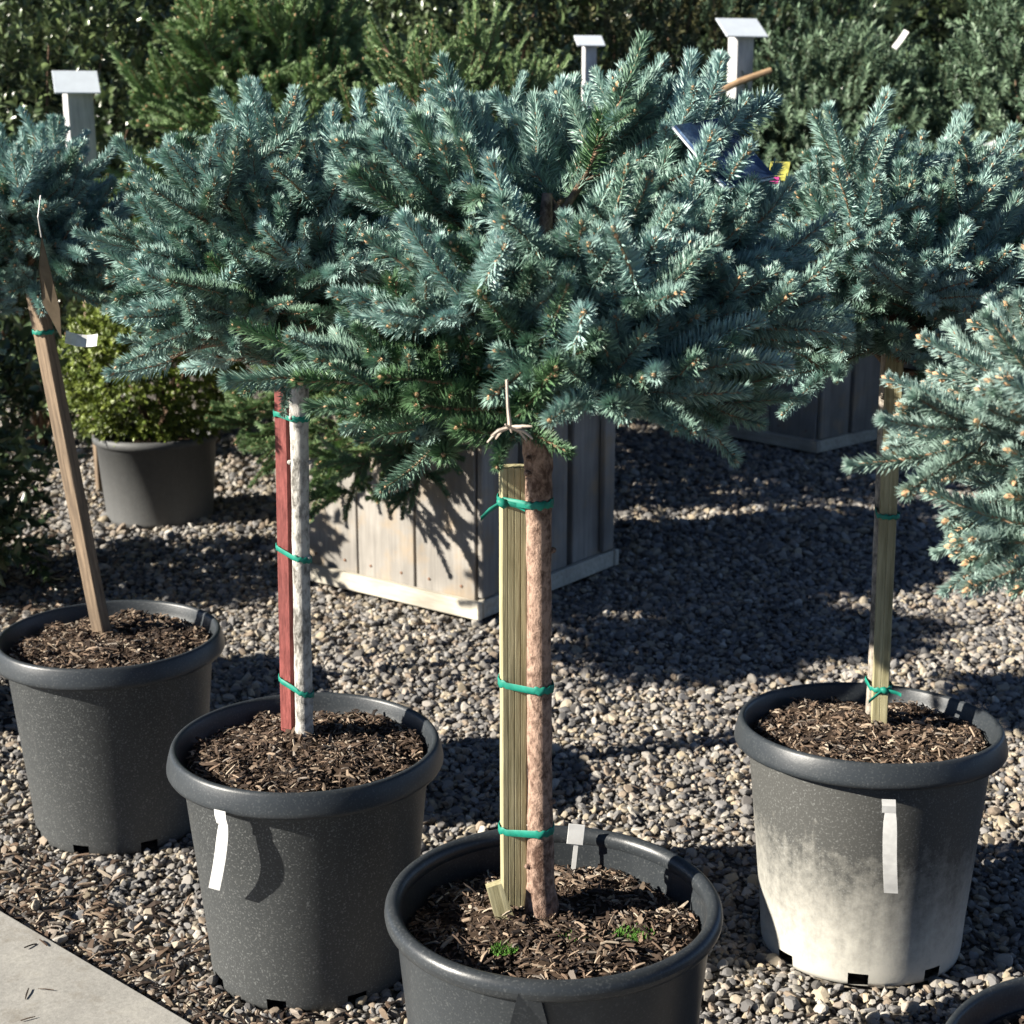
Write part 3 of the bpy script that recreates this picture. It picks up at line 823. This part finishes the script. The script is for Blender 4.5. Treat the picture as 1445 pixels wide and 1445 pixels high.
def make_limb(root, base_w, origin, tip, bow, group, tintmu, rng, dens=1.0, sidelen=1.0, r0=.006, updir=.25, shs=1.0):
    """one limb with side twigs (bark mesh) and the needle shoots that clothe it"""
    o, e = Vector(origin), Vector(tip)
    mid = (o + e) / 2 + Vector((0, 0, bow))
    L = (e - o).length
    path = bez(o, mid, e, 9)
    mb = MB()
    mb.tube(path, [r0 + (.0022 - r0) * i / 8 for i in range(9)], 6, 0, True, .1)
    pos, dirs, tints = [], [], []
    def shoot(p, d, tn): pos.append(p.copy()); dirs.append(d.normalized()); tints.append(tn)
    def at(s):
        k = min(7, int(s * 8)); f = s * 8 - k
        return path[k].lerp(path[k + 1], f), (path[k + 1] - path[k]).normalized()
    UP = Vector((0, 0, 1))
    # along the limb itself
    s = .30
    while s < .90:
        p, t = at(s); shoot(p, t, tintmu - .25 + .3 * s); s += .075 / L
    p, t = at(.93); shoot(p, t, tintmu + .15)
    step = .026 / L / dens
    s = .24; k = 0
    while s < .97:
        p, t = at(s)
        side = t.cross(UP)
        if side.length < .05: side = Vector((1, 0, 0))
        side.normalize(); nup = side.cross(t)
        for sg in ((1,) if k % 2 else (-1,)):
            for rep in range(2 if rng.random() < .6 else 1):
                sp = rng.uniform(.65, 1.05); lift = rng.gauss(updir, .28) if rep == 0 else rng.uniform(.5, 1.1)
                d = (t * math.cos(sp) + side * sg * math.sin(sp) + nup * lift).normalized()
                bl = max(.0, (.05 + .42 * L * (1 - s)) * rng.uniform(.7, 1.15) * sidelen - .03)
                q = p + d * bl + UP * rng.uniform(-.006, .008)
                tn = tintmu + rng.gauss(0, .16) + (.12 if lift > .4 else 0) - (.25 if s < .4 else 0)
                if bl > .012:
                    mb.tube([p, (p + q) / 2, q], [.0026, .0022, .0018], 4, 0, False)
                d2 = (d + t * .25 + UP * rng.uniform(-.05, .2)).normalized()
                shoot(q - d2 * .012, d2, tn)
                if bl > .045:
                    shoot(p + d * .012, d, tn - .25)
                    sd = d.cross(nup).normalized()
                    for s2 in (-1, 1):
                        if rng.random() < .9:
                            dd = (d * .7 + sd * s2 * rng.uniform(.5, .8) + nup * rng.uniform(-.1, .35)).normalized()
                            shoot(p.lerp(q, rng.uniform(.55, .9)), dd, tn - .05)
        s += step; k += 1
    br = mb.build('branch', M_LIMB, root, True)
    br.matrix_parent_inverse = Matrix.Translation(-Vector(base_w))
    n = len(pos)
    D = np.array(dirs); U = np.tile([[0, 0, 1.]], (n, 1)) + RNG.normal(0, .25, (n, 3))
    rot = frames_to_euler(D, U)
    sc_ = np.array([rng.uniform(.60, 1.02) * shs for _ in range(n)])
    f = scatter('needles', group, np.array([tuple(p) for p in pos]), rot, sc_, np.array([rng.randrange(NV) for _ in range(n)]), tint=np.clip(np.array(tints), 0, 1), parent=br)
    f['kind'] = 'stuff'
    return n

def ground_tree(name, base, trunk_pts, trunk_r, trunkmat, label, limbs, group, tint, seed, dens=1.0, sidelen=1.0, r0=.006, grp='blue spruces grown as standards', cat='tree', updir=.18, shs=1.0, patch=None):
    rng = random.Random(seed)
    root = empty(name, base); tag(root, label, cat, grp)
    mb = MB()
    fine_p, fine_r = [], []
    for i in range(len(trunk_pts) - 1):
        for k in range(5):
            fine_p.append(Vector(trunk_pts[i]).lerp(Vector(trunk_pts[i + 1]), k / 5) - Vector(base)); fine_r.append((trunk_r[i] + (trunk_r[i + 1] - trunk_r[i]) * k / 5) * (1 + rng.uniform(-.025, .03)))
    fine_p.append(Vector(trunk_pts[-1]) - Vector(base)); fine_r.append(trunk_r[-1])
    mb.tube(fine_p, fine_r, 20, 0, True, .03)
    for k in range(7):
        i = rng.randrange(6, max(8, len(fine_p) - 6)); a = rng.uniform(math.pi, 2 * math.pi); d = Vector((math.cos(a), math.sin(a), .25))
        mb.tube([fine_p[i] + d * fine_r[i] * .8, fine_p[i] + d * (fine_r[i] + .0035), fine_p[i] + d * (fine_r[i] + .005)], [.0045, .0032, .0012], 7)
    mb.build('trunk', trunkmat, root, True)
    tot = 0
    for (o, tp, bow) in limbs:
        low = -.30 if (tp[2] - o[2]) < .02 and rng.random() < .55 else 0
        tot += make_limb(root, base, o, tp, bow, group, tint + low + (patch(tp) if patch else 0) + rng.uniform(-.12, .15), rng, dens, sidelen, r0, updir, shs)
    print(name, label, 'limbs', len(limbs), 'shoots', tot)
    return root

def whorl(axis, z, n, length, elev, az0=0, azr=(0, 360), seed=0, bow=.03, jit=.12, skip=None):
    """limbs leaving the trunk axis at height z"""
    g = random.Random(seed); out = []
    full = azr[1] - azr[0] >= 359
    for i in range(n):
        az = azr[0] + (azr[1] - azr[0]) * ((i + .5) / n) + az0 + g.uniform(-.4, .4) * (azr[1] - azr[0]) / n
        if skip and skip(az % 360): continue
        el = R(g.uniform(*elev)); l = g.uniform(*length)
        zz = z + g.uniform(-.025, .025)
        d = Vector((math.cos(R(az)) * math.cos(el), math.sin(R(az)) * math.cos(el), math.sin(el)))
        o = Vector((axis[0], axis[1], zz))
        out.append((o + d * .01, o + d * l, bow * g.uniform(.4, 1.4)))
    return out

def interp(a, b, n): return [Vector(a).lerp(Vector(b), i / (n - 1)) for i in range(n)]

# centre tree (thick brown trunk): low wide whorls in front, upright whorl above
c3 = (.045, 1.80)
T3b = Vector((.039, 1.792, .325))
tp = [T3b, (.038, 1.792, .345), (.036, 1.79, .39), (.035, 1.787, .5), (.033, 1.782, .65), (.032, 1.777, .80), (.031, 1.773, .92), (.030, 1.773, .965), (.031, 1.775, 1.0), (.034, 1.785, 1.12), (.04, 1.81, 1.24)]
tr = [.024, .0225, .0180, .0155, .0148, .0147, .0158, .0195, .0185, .013, .006]
ax = (.036, 1.79)
limbs = whorl(ax, 1.035, 8, (.22, .28), (-4, 8), azr=(195, 385), seed=1, bow=.04) + whorl(ax, 1.03, 4, (.16, .21), (-6, 8), azr=(25, 165), seed=6, bow=.04) \
    + [(Vector((.03, 1.78, 1.0)), Vector((-.095, 1.66, .965)), .05), (Vector((.04, 1.78, 1.0)), Vector((.20, 1.66, 1.0)), .05), (Vector((.03, 1.78, 1.01)), Vector((-.16, 1.80, .98)), .05)] \
    + whorl(ax, 1.07, 9, (.23, .30), (2, 18), azr=(215, 395), seed=2, bow=.03) + whorl(ax, 1.07, 3, (.13, .17), (4, 18), azr=(100, 215), seed=7, bow=.03) \
    + whorl(ax, 1.10, 4, (.18, .23), (12, 22), azr=(268, 360), seed=3, bow=.02) \
    + whorl((.04, 1.82), 1.15, 12, (.20, .28), (18, 36), azr=(-15, 200), seed=4, bow=.0) + whorl((.04, 1.83), 1.17, 5, (.14, .20), (36, 56), azr=(10, 170), seed=5, bow=0) \
    + [(Vector((.03, 1.83, 1.15)), Vector((-.15, 1.93, 1.22)), .01), (Vector((.03, 1.83, 1.15)), Vector((-.12, 1.98, 1.30)), .01), (Vector((.04, 1.83, 1.16)), Vector((.22, 1.95, 1.30)), .01)]
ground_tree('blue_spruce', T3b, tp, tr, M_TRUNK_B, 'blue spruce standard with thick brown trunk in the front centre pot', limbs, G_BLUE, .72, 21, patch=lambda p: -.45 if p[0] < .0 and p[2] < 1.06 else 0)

# tree with the pale slender trunk
T2b = Vector((-.331, 2.322, .345))
tp = [T2b, (-.330, 2.319, .40), (-.326, 2.306, .55), (-.322, 2.293, .70), (-.317, 2.28, .85), (-.315, 2.276, .95), (-.314, 2.28, 1.05), (-.314, 2.285, 1.18)]
tr = [.0150, .0142, .0135, .0130, .0135, .0150, .011, .005]
ax = (-.318, 2.285)
limbs = whorl(ax, .985, 11, (.18, .24), (-4, 10), seed=11, bow=.04) + whorl(ax, 1.02, 12, (.21, .28), (6, 22), az0=14, seed=12, bow=.04) \
    + whorl(ax, 1.05, 11, (.20, .26), (18, 34), az0=3, seed=13, bow=.02) + whorl(ax, 1.08, 11, (.20, .26), (32, 50), az0=9, seed=14, bow=0) + whorl(ax, 1.10, 5, (.16, .21), (54, 76), seed=15, bow=0) \
    + [(Vector((-.314, 2.285, 1.06)), Vector(t), .0) for t in ((-.15, 2.33, 1.22), (-.11, 2.40, 1.14), (-.20, 2.42, 1.26), (-.14, 2.24, 1.16))]
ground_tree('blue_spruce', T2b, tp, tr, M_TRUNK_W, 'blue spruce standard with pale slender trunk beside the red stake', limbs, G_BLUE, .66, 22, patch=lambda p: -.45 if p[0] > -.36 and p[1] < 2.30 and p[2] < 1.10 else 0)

# right tree behind
T4b = Vector((.596, 2.418, .34))
tp = [T4b, (.594, 2.416, .5), (.588, 2.41, .7), (.583, 2.405, .9), (.58, 2.40, 1.05), (.58, 2.40, 1.18)]
ax = (.58, 2.40)
limbs = whorl(ax, .96, 10, (.17, .23), (-12, 6), seed=31, bow=.05) + whorl(ax, 1.01, 11, (.19, .26), (4, 20), az0=14, seed=32, bow=.04) \
    + whorl(ax, 1.05, 10, (.19, .26), (18, 36), az0=3, seed=33, bow=.02) + whorl(ax, 1.07, 8, (.17, .23), (36, 58), az0=9, seed=34, bow=0)
ground_tree('blue_spruce', T4b, tp, [.011, .0105, .010, .010, .009, .004], M_TRUNK_G, 'blue spruce standard behind at right, above the whitened pot', limbs, G_BLUE, .72, 23)

# near right tree, trunk out of view
T5b = Vector((.64, 1.44, .335))
tp = [T5b, (.64, 1.44, .5), (.64, 1.44, .7), (.64, 1.44, .9), (.64, 1.44, 1.1)]
ax = (.665, 1.44)
limbs = whorl(ax, .99, 16, (.18, .23), (-20, -4), seed=44, bow=.05) + whorl(ax, 1.0, 16, (.22, .27), (-12, 4), az0=14, seed=42, bow=.04) \
    + whorl(ax, 1.02, 13, (.20, .26), (2, 16), az0=3, seed=43, bow=.02)
ground_tree('blue_spruce', T5b, tp, [.012, .011, .011, .010, .005], M_TRUNK_G, 'pale blue spruce with orange buds leaning in at the right edge', limbs, G_PALE, .72, 24, 1.35, 1.0)

# left trees
T1b = Vector((-.80, 2.875, .34))
tp = [T1b, (-.815, 2.865, .5), (-.838, 2.85, .75), (-.862, 2.835, .98), (-.87, 2.83, 1.1), (-.87, 2.83, 1.18)]
ax = (-.87, 2.83)
limbs = whorl(ax, 1.05, 11, (.14, .19), (-14, 8), seed=51, bow=.03) + whorl(ax, 1.08, 10, (.15, .20), (8, 32), az0=14, seed=52, bow=.02) + whorl(ax, 1.1, 8, (.12, .17), (32, 62), az0=3, seed=53, bow=0)
ground_tree('blue_spruce', T1b, tp, [.010, .0095, .009, .009, .007, .004], M_TRUNK_G, 'small-crowned blue spruce at the left edge above the leaning stake', limbs, G_BLUE, .74, 25)
T0b = Vector((-1.37, 3.34, .34))
ax = (-1.37, 3.34)
tp = [T0b, (-1.37, 3.34, .6), (-1.37, 3.34, .95), (-1.37, 3.34, 1.15)]
limbs = whorl(ax, .90, 12, (.22, .28), (-12, 6), seed=64, bow=.05) + whorl(ax, .95, 12, (.24, .30), (-6, 14), seed=61, bow=.05) + whorl(ax, .98, 9, (.24, .30), (8, 28), az0=14, seed=62, bow=.04) + whorl(ax, 1.0, 8, (.22, .27), (28, 50), az0=3, seed=63, bow=.0)
ground_tree('blue_spruce', T0b, tp, [.013, .012, .012, .005], M_TRUNK_G, 'blue spruce crown farther left behind the leaning stake tree', limbs, G_BLUE, .7, 26)

# green conifers behind
def green(base, z0, z1, r, label, seed, n=34, tint=.6, extra=(), gs=1.15):
    g = random.Random(seed); base = Vector(base); L = []
    for i in range(n):
        f = i / (n - 1); z = z0 + (z1 - z0) * f
        az = i * 137.5 + g.uniform(-20, 20); el = R(-18 + 75 * f ** 1.3 + g.uniform(-10, 10)); l = r * (1 - .45 * f) * g.uniform(.85, 1.1)
        d = Vector((math.cos(R(az)) * math.cos(el), math.sin(R(az)) * math.cos(el), math.sin(el)))
        o = Vector((base.x, base.y, z)); L.append((o, o + d * l, -.03 if f > .5 else .05))
    L += list(extra)
    ground_tree('green_spruce', base, interp(base, (base.x, base.y, z1 + .1), 5), [.022, .02, .016, .011, .004], M_TRUNK_G, label, L, G_GREEN, tint, seed, .62, 1.1, .007, 'green conifers behind', 'tree', .35, gs)
bd = Vector((math.cos(R(BOX[1])), math.sin(R(BOX[1])), 0)); bi = Vector((bd.y, -bd.x, 0))
bc = Vector((BOX[0][0], BOX[0][1], 0)) + bd * .35 + bi * .35
green((bc.x, bc.y, .58), .66, 1.28, .62, 'green spruce growing in the sunlit wooden planter', 71, 34, .8,
      [(Vector((bc.x, bc.y, .80)), Vector(t), .12) for t in ((-.70, 4.22, .36), (-.62, 4.10, .42), (-.43, 3.92, .34), (-.34, 3.88, .40), (-.25, 3.84, .38), (-.54, 4.02, .36), (-.80, 4.40, .42), (-.38, 3.84, .44), (-.76, 4.30, .46))])
green((-.85, 5.60, .0), 1.0, 1.55, .55, 'yellow-green conifer with upright shoots at upper left', 72, 46, 1.0, gs=1.9)
b2d = Vector((math.cos(R(BOX2[1])), math.sin(R(BOX2[1])), 0)); b2i = Vector((b2d.y, -b2d.x, 0))
b2c = Vector((BOX2[0][0], BOX2[0][1], 0)) + b2d * .36 + b2i * .36

# ================================================================== shrubs behind
def shrub(name, base, rad, zc, rz, group, n, label, tint=(.2, .9), seed=1, scl=(.8, 1.25), stem=True, grp='background shrubs', inner=.55, up=.6, lump=.16):
    g = np.random.default_rng(seed)
    root = empty(name, base); tag(root, label, 'shrub', grp)
    v = g.normal(0, 1, (n, 3)); v /= np.linalg.norm(v, axis=1, keepdims=True)
    k = 1 + lump * (np.sin(v[:, 0] * 6 + seed) * np.cos(v[:, 2] * 7 + seed) + .6 * np.sin(v[:, 1] * 11 + v[:, 2] * 9)) + g.normal(0, .05, n)
    r = (inner + (1 - inner) * np.sqrt(g.uniform(0, 1, n))) * k
    p = v * r[:, None] * np.array([[rad, rad * .8, rz]]) + np.array([[0, 0, zc]])
    ok = p[:, 2] > .06
    p, v = p[ok], v[ok]; n = len(p)
    D = v * .7 + np.array([[0, 0, up]]) + g.normal(0, .38, (n, 3))
    rot = frames_to_euler(D, g.normal(0, 1, (n, 3)))
    tn = np.clip(g.uniform(tint[0], tint[1], n), 0, 1)
    f = scatter('foliage', group, p, rot, g.uniform(scl[0], scl[1], n), g.integers(0, 4, n), tint=tn, parent=root); f['kind'] = 'stuff'
    rr = random.Random(seed)
    mb = MB()
    for i in range(7):
        a = rr.uniform(0, 6.28); e = Vector((math.cos(a) * rad * .6, math.sin(a) * rad * .5, zc + rz * rr.uniform(.2, .7)))
        mb.tube([Vector((e.x * .05, e.y * .05, .0)), Vector((e.x * .35, e.y * .35, e.z * .4)), e], [.014, .010, .004], 6)
    mb.build('stem', M_LIMB, root, True)
    return root
shrub('broadleaf_shrub', (-1.95, 6.3, 0), .85, 1.15, 1.05, G_LAUREL, 2300, 'glossy dark broadleaf shrub in the upper left corner', seed=1)
shrub('broadleaf_shrub', (-.35, 7.1, 0), .85, 1.15, 1.15, G_LAUREL, 2300, 'glossy broadleaf shrub at top, left of centre behind the spruces', seed=2, tint=(.1, .8))
shrub('olive_shrub', (.45, 7.3, 0), .62, 1.15, 1.15, G_OLIVE, 2300, 'brownish olive fine-leaved shrub at top centre', seed=3)
shrub('yew_shrub', (1.32, 6.72, .5), .55, .52, .58, G_YEW, 2300, 'rounded dark yew shrub growing in the far planter box', seed=4, lump=.07, up=.3, inner=.7)
shrub('yew_shrub', (2.25, 6.5, 0), .70, .95, .90, G_YEW, 2600, 'big dark yew shrub in the upper right corner', seed=5, tint=(.15, .8), lump=.07, up=.3, inner=.7)
shrub('yew_shrub', (1.05, 7.6, 0), .8, 1.2, 1.2, G_YEW, 2000, 'tall dark yew shrub farther back at upper right', seed=6, tint=(.0, .7))
shrub('broadleaf_shrub', (-1.70, 4.30, 0), .34, .42, .40, G_LAUREL, 700, 'low dark broadleaf shrub in shade at the left edge', seed=7, tint=(0, .4))

shrub('globe_yew', (GREYPOT[0], GREYPOT[1], .26),   .28, .24, .27, G_GLOBE, 2600, 'bright green globe yew in the grey pot', seed=8, lump=.03, inner=.78, tint=(.1, 1), scl=(.6, .85), up=.15, grp='potted globe yews')
shrub('yew_shrub', (-.25, 5.85, 0), .45, .62, .60, G_YEW, 1500, 'dark yew shrub farther behind the sunlit planter', seed=9, tint=(.0, .7))
shrub('yew_shrub', (-.12, 5.34, 0), .34, .55, .52, G_YEW, 1200, 'added shade-casting yew shrub close behind the sunlit planter, nearer than its twin', seed=10, tint=(.0, .7))  # added to extend the shade over the gravel right of the planter
# tall hedge that closes the view
hr = empty('hedge', (0, 9.2, 0)); tag(hr, 'tall dark hedge behind all the shrubs', 'hedge')
n = 7000; g = np.random.default_rng(99)
p = np.stack([g.uniform(-5.5, 5.5, n), g.normal(0, .28, n) - .25, g.uniform(0.05, 2.7, n)], 1)
p[:, 1] += .2 * np.sin(p[:, 0] * 3.1) + .12 * np.sin(p[:, 2] * 5)
D = np.stack([g.normal(0, .5, n), np.full(n, -.5), np.full(n, .6)], 1) + g.normal(0, .3, (n, 3))
f = scatter('foliage', G_LAUREL, p, frames_to_euler(D, g.normal(0, 1, (n, 3))), g.uniform(1.0, 1.6, n), g.integers(0, 4, n), tint=g.uniform(0, .6, n), parent=hr); f['kind'] = 'stuff'
mb = MB(); mb.box((0, .45, 1.3), (11, .25, 2.5)); mb.build('core', mat_plain('hedge_core', (.02, .03, .015), .9, .1, .5, 6, .5), hr)

# grey pot of the globe yew
gp = empty('grey_pot', (GREYPOT[0], GREYPOT[1], 0)); tag(gp, 'dusty grey pot holding the bright globe yew', 'plant pot', 'grey pots')
mb = MB(); mb.lathe([(.165, 0), (.175, .004), (.178, .02), (.198, .27), (.208, .272), (.210, .285), (.207, .297), (.200, .30), (.194, .295), (.190, .26), (.18, .24)], 72)
mb.build('wall', M_GREYPOT, gp, True)
mb = MB(); mb.lathe([(.186, .245), (.10, .25), (.001, .252)], 48); mb.build('soil', M_SOIL, gp)

# ================================================================== ties
def tie(p_a, r_a, p_b, r_b, tilt, label, wd=.010, knot=None, seed=0):
    """flat ribbon round stake (a) and trunk (b)"""
    a, b = Vector(p_a), Vector(p_b); z = (a.z + b.z) / 2
    root = empty('tree_tie', (a.x, a.y, z)); tag(root, label, 'tie', 'green tree ties')
    g = random.Random(seed); pts = []
    circ = [(a, r_a), (b, r_b)]
    raw = []
    for c, r in circ:
        for k in range(40):
            an = 2 * math.pi * k / 40; raw.append((c.x + r * math.cos(an), c.y + r * math.sin(an)))
    raw = sorted(set(raw))
    def half(ps):
        h = []
        for p in ps:
            while len(h) > 1 and (h[-1][0] - h[-2][0]) * (p[1] - h[-2][1]) - (h[-1][1] - h[-2][1]) * (p[0] - h[-2][0]) <= 0: h.pop()
            h.append(p)
        return h
    hull = half(raw)[:-1] + half(raw[::-1])[:-1]
    cx = (a.x + b.x) / 2; cy = (a.y + b.y) / 2; n = len(hull)
    mb = MB(); vs = []
    for i, (x, y) in enumerate(hull):
        d = Vector((x - cx, y - cy, 0)).normalized()
        zz = tilt * (x - cx) + .0012 * math.sin(i * 1.7 + seed)
        w = wd * (.5 + .06 * math.sin(i * .9 + seed))
        for dr, dz in ((0, -w), (.0010, -w * .9), (.0008 + .0007 * math.sin(i * .8 + seed), 0), (.0010, w * .9), (0, w)):
            vs.append((x + d.x * dr - a.x, y + d.y * dr - a.y, zz + dz))
    fs = []
    for i in range(n):
        j = (i + 1) % n
        fs += [(i * 5 + k, j * 5 + k, j * 5 + k + 1, i * 5 + k + 1) for k in range(4)]
    mb.add(vs, fs); mb.build('band', M_TIE, root, True)
    if knot:
        kx, ky = knot; c = Vector((kx - a.x, ky - a.y, tilt * (kx - cx)))
        k = MB(); k.tube([c + Vector((-.006, -.001, .003)), c + Vector((-.003, -.004, .002)), c + Vector((.003, -.004, -.002)), c + Vector((.006, -.001, -.003))], [.002, .0055, .0055, .002], 8)
        for s in (-1, 1):
            t0 = c + Vector((s * .003, -.004, 0)); t1 = c + Vector((s * .016, -.010, .003 * s - .004)); t2 = c + Vector((s * .026, -.008, -.012 + .006 * s))
            ps = [t0, t1, t2]; vv = []
            for p in ps: vv += [p + Vector((0, 0, .003)), p + Vector((0, 0, -.003)), p + Vector((0, -.0008, -.003)), p + Vector((0, -.0008, .003))]
            k.add(vv, [(i * 4 + q, i * 4 + 4 + q, i * 4 + 4 + (q + 1) % 4, i * 4 + (q + 1) % 4) for i in range(2) for q in range(4)] + [(8, 9, 10, 11)])
        k.build('knot', M_TIE, root, True)
    return root
def on(a, b, z): t = (z - a.z) / (b.z - a.z); return a.lerp(b, t)
def trunk2(z): return Vector((-.330 + .013 * (z - .4) / .45, 2.319 - .039 * (z - .4) / .45, z))
def trunk3(z): return Vector((.036 - .005 * (z - .4) / .5, 1.79 - .017 * (z - .4) / .5, z))
for i, (z, tl, lb) in enumerate(((.893, -.05, 'topmost green tie on the red stake, under the needles'), (.675, -.25, 'middle green tie on the red stake'), (.452, -.35, 'lowest green tie on the red stake, just above the mulch'))):
    tie(on(S2b, S2t, z), .0165, trunk2(z), .0152, tl, lb, .0085, seed=i)
for i, (z, tl, lb, kn) in enumerate(((.886, .05, 'topmost green tie with knot on the grooved stake', True), (.655, 0, 'middle green tie around grooved stake and brown trunk', False), (.462, .12, 'lowest green tie around grooved stake and brown trunk', False))):
    s = on(S3b, S3t, z)
    tie(s, .0185, trunk3(z), .0168, tl, lb, .0095, knot=(s.x - .012, s.y - .0165) if kn else None, seed=10 + i)
for i, (z, tl, lb) in enumerate(((.72, 0, 'upper green tie on the right-hand pale stake'), (.43, .1, 'lower knotted green tie on the right-hand pale stake'))):
    s = on(S4b, S4t, z)
    tie(s, .0178, Vector((.592, 2.414, z)), .0115, tl, lb, .0075, knot=(s.x + .002, s.y - .017) if i else None, seed=20 + i)
s = on(S1b, S1t, .95)
tie(s, .0185, Vector((-.858, 2.837, .95)), .0105, 0, 'green tie near the top of the leaning brown stake', .008, seed=30)

# ================================================================== signs and tags
def sign(base, ztop, post_w, rz, plate, tilt, prz, label, platemat=None, postmat=None):
    root = empty('plant_sign', (base[0], base[1], 0)); tag(root, label, 'sign', 'plant signs on posts')
    zs = ztop - .26
    b = MB(); b.box((0, 0, zs / 2), (post_w * .55, post_w * .4, zs), bev=.002); b.build('post', M_STAKE_B, root, rot=(0, 0, R(rz)))
    b = MB(); b.box((0, 0, zs + .13), (post_w, post_w * .62, .26), bev=.002); b.build('head', postmat or M_WHITEWOOD, root, rot=(0, 0, R(rz)))
    b = MB(); b.box((0, 0, 0), (plate[0], plate[1], .006), bev=.001)
    b.build('plate', platemat or M_SHEET, root, loc=(0, -.01, ztop + plate[1] * .5 * math.sin(R(tilt)) * .25 + .006), rot=(R(tilt), 0, R(prz)))
    return root
sign((-1.48, 5.5), 1.425, .09, 32, (.15, .14), 32, 18, 'white-topped sign post beside the small spruce at upper left')
sign((-1.22, 6.3), 1.52, .06, 30, (.17, .13), 35, -18, 'white sign plate half hidden behind the yellow-green conifer')
sign((.30, 6.3), 1.60, .05, 20, (.11, .08), 30, 10, 'small white sign at top centre among spruce tips')
sign((.915, 6.50), 1.655, .09, 35, (.175, .15), 30, 14, 'white sign post with flat top at upper right')
b = MB(); b.tube([(0, 0, 0), (.12, 0, .06), (.25, .01, .105)], [.014, .014, .012], 10)
o = b.build('wooden_bar', M_STICK, loc=(.775, 6.40, 1.40)); tag(o, 'tan wooden bar crossing the white sign post at upper right', 'bar')
b = MB(); b.box((0, 0, .70), (.035, .03, 1.40), bev=.002); o = b.build('thin_post', M_WHITEWOOD, loc=(.825, 6.37, .0), rot=(0, 0, R(25))); tag(o, 'thin white post under the tan bar', 'post')
root = empty('blue_placard', (.235, 1.77, 1.288), (R(42), R(-6), R(42))); tag(root, 'dark blue printed placard tucked between the crowns', 'placard')
b = MB(); b.box((0, 0, 0), (.082, .095, .003), bev=.0006); b.build('plate', M_BLUEPRINT, root)
b = MB(); b.box((0, 0, -.003), (.085, .098, .0025), bev=.0006); b.build('backing', M_SHEET, root)

def curl_tag(loc, w, h, rot, label, bend=.3, matl=None, name='paper_tag', cat='tag', grp='loose white tags on plants'):
    mb = MB(); n = 7; vs = []
    for i in range(n):
        t = i / (n - 1) - .5; x = t * w; z = bend * w * (t * t * 2 - .2)
        for sy in (-1, 1): 
            vs.append((x, sy * h / 2, z)); vs.append((x, sy * h / 2, z - .0009))
    fs = []
    for i in range(n - 1):
        a = i * 4; fs += [(a, a + 4, a + 6, a + 2), (a + 1, a + 3, a + 7, a + 5), (a, a + 1, a + 5, a + 4), (a + 2, a + 6, a + 7, a + 3)]
    fs += [(0, 2, 3, 1), ((n - 1) * 4, (n - 1) * 4 + 1, (n - 1) * 4 + 3, (n - 1) * 4 + 2)]
    mb.add(vs, fs); o = mb.build(name, matl or M_PAPER, loc=loc, rot=[R(a) for a in rot]); tag(o, label, cat, grp); return o
curl_tag((-.632, 2.28, 1.008), .045, .02, (55, 8, 12), 'curled white tag at the left tip of the pale-trunk spruce', .35)
curl_tag((1.42, 5.95, 1.60), .075, .022, (60, -55, 0), 'white tag sticking up from the yew at upper right', .1)
curl_tag((1.72, 5.75, 1.215), .055, .05, (65, -20, 10), 'square white tag on the yew near the right edge', .1)
# little picture tag beside the blue sign
root = empty('picture_tag', (.455, 2.72, 1.235), (R(50), 0, R(-20))); tag(root, 'small yellow and magenta picture tag between the crowns', 'tag')
b = MB(); b.box((0, 0, 0), (.034, .04, .0015)); b.build('card', M_YEL, root)
b = MB(); b.box((-.012, -.020, .0018), (.03, .014, .0015)); b.build('print', M_MAG, root)
# white label on stick in the front pot
root = empty('stake_label', (.083, 1.925, .34), (R(-8), R(6), R(0))); tag(root, 'small white label on a stick in the front pot', 'plant label')
b = MB(); b.box((0, 0, .012), (.006, .002, .05)); b.build('stick', M_PAPER, root)
b = MB(); b.box((-.002, -.002, .048), (.022, .0016, .028), bev=.0003); b.build('card', M_PAPER, root)
# brown tag hanging at the leaning stake
root = empty('brown_tag', (-.775, 2.60, 1.115)); tag(root, 'pointed brown weathered tag hanging by the leaning stake', 'tag')
vs = [(0, 0, .02), (-.007, -.004, -.03), (-.008, .004, -.09), (.018, .010, -.150), (.020, .006, -.10), (.009, 0, -.03)]
k = len(vs); V2 = vs + [(x + .0006, y + .0016, z) for x, y, z in vs]
mb = MB(); mb.add(V2, [tuple(range(k - 1, -1, -1)), tuple(range(k, 2 * k))] + [(i, (i + 1) % k, k + (i + 1) % k, k + i) for i in range(k)]); mb.build('card', M_BROWNTAG, root)
mb = MB(); mb.tube([(0, 0, .018), (-.003, 0, .05), (.001, .01, .085)], [.0012] * 3, 6); mb.build('wire', M_WIRE, root)
# dry twig hanging under the centre crown
mb = MB(); g = random.Random(4)
mb.tube([(0, 0, .045), (.001, 0, .02), (.003, 0, 0)], [.0014, .0015, .0022], 5)
for i in range(9):
    a = i * .75; d = Vector((math.cos(a) * .022, math.sin(a) * .012, g.uniform(-.018, .006))); mb.tube([(.003, 0, -.001), (.003 + d.x * .6, d.y * .6, d.z * .4), (.003 + d.x, d.y, d.z)], [.0016, .0017, .0008], 4)
o = mb.build('dry_twig', M_DRY, loc=(-.005, 1.47, 1.037)); tag(o, 'pale dry forked twig hanging left of the brown trunk', 'twig')
print('objects', len(bpy.data.objects))
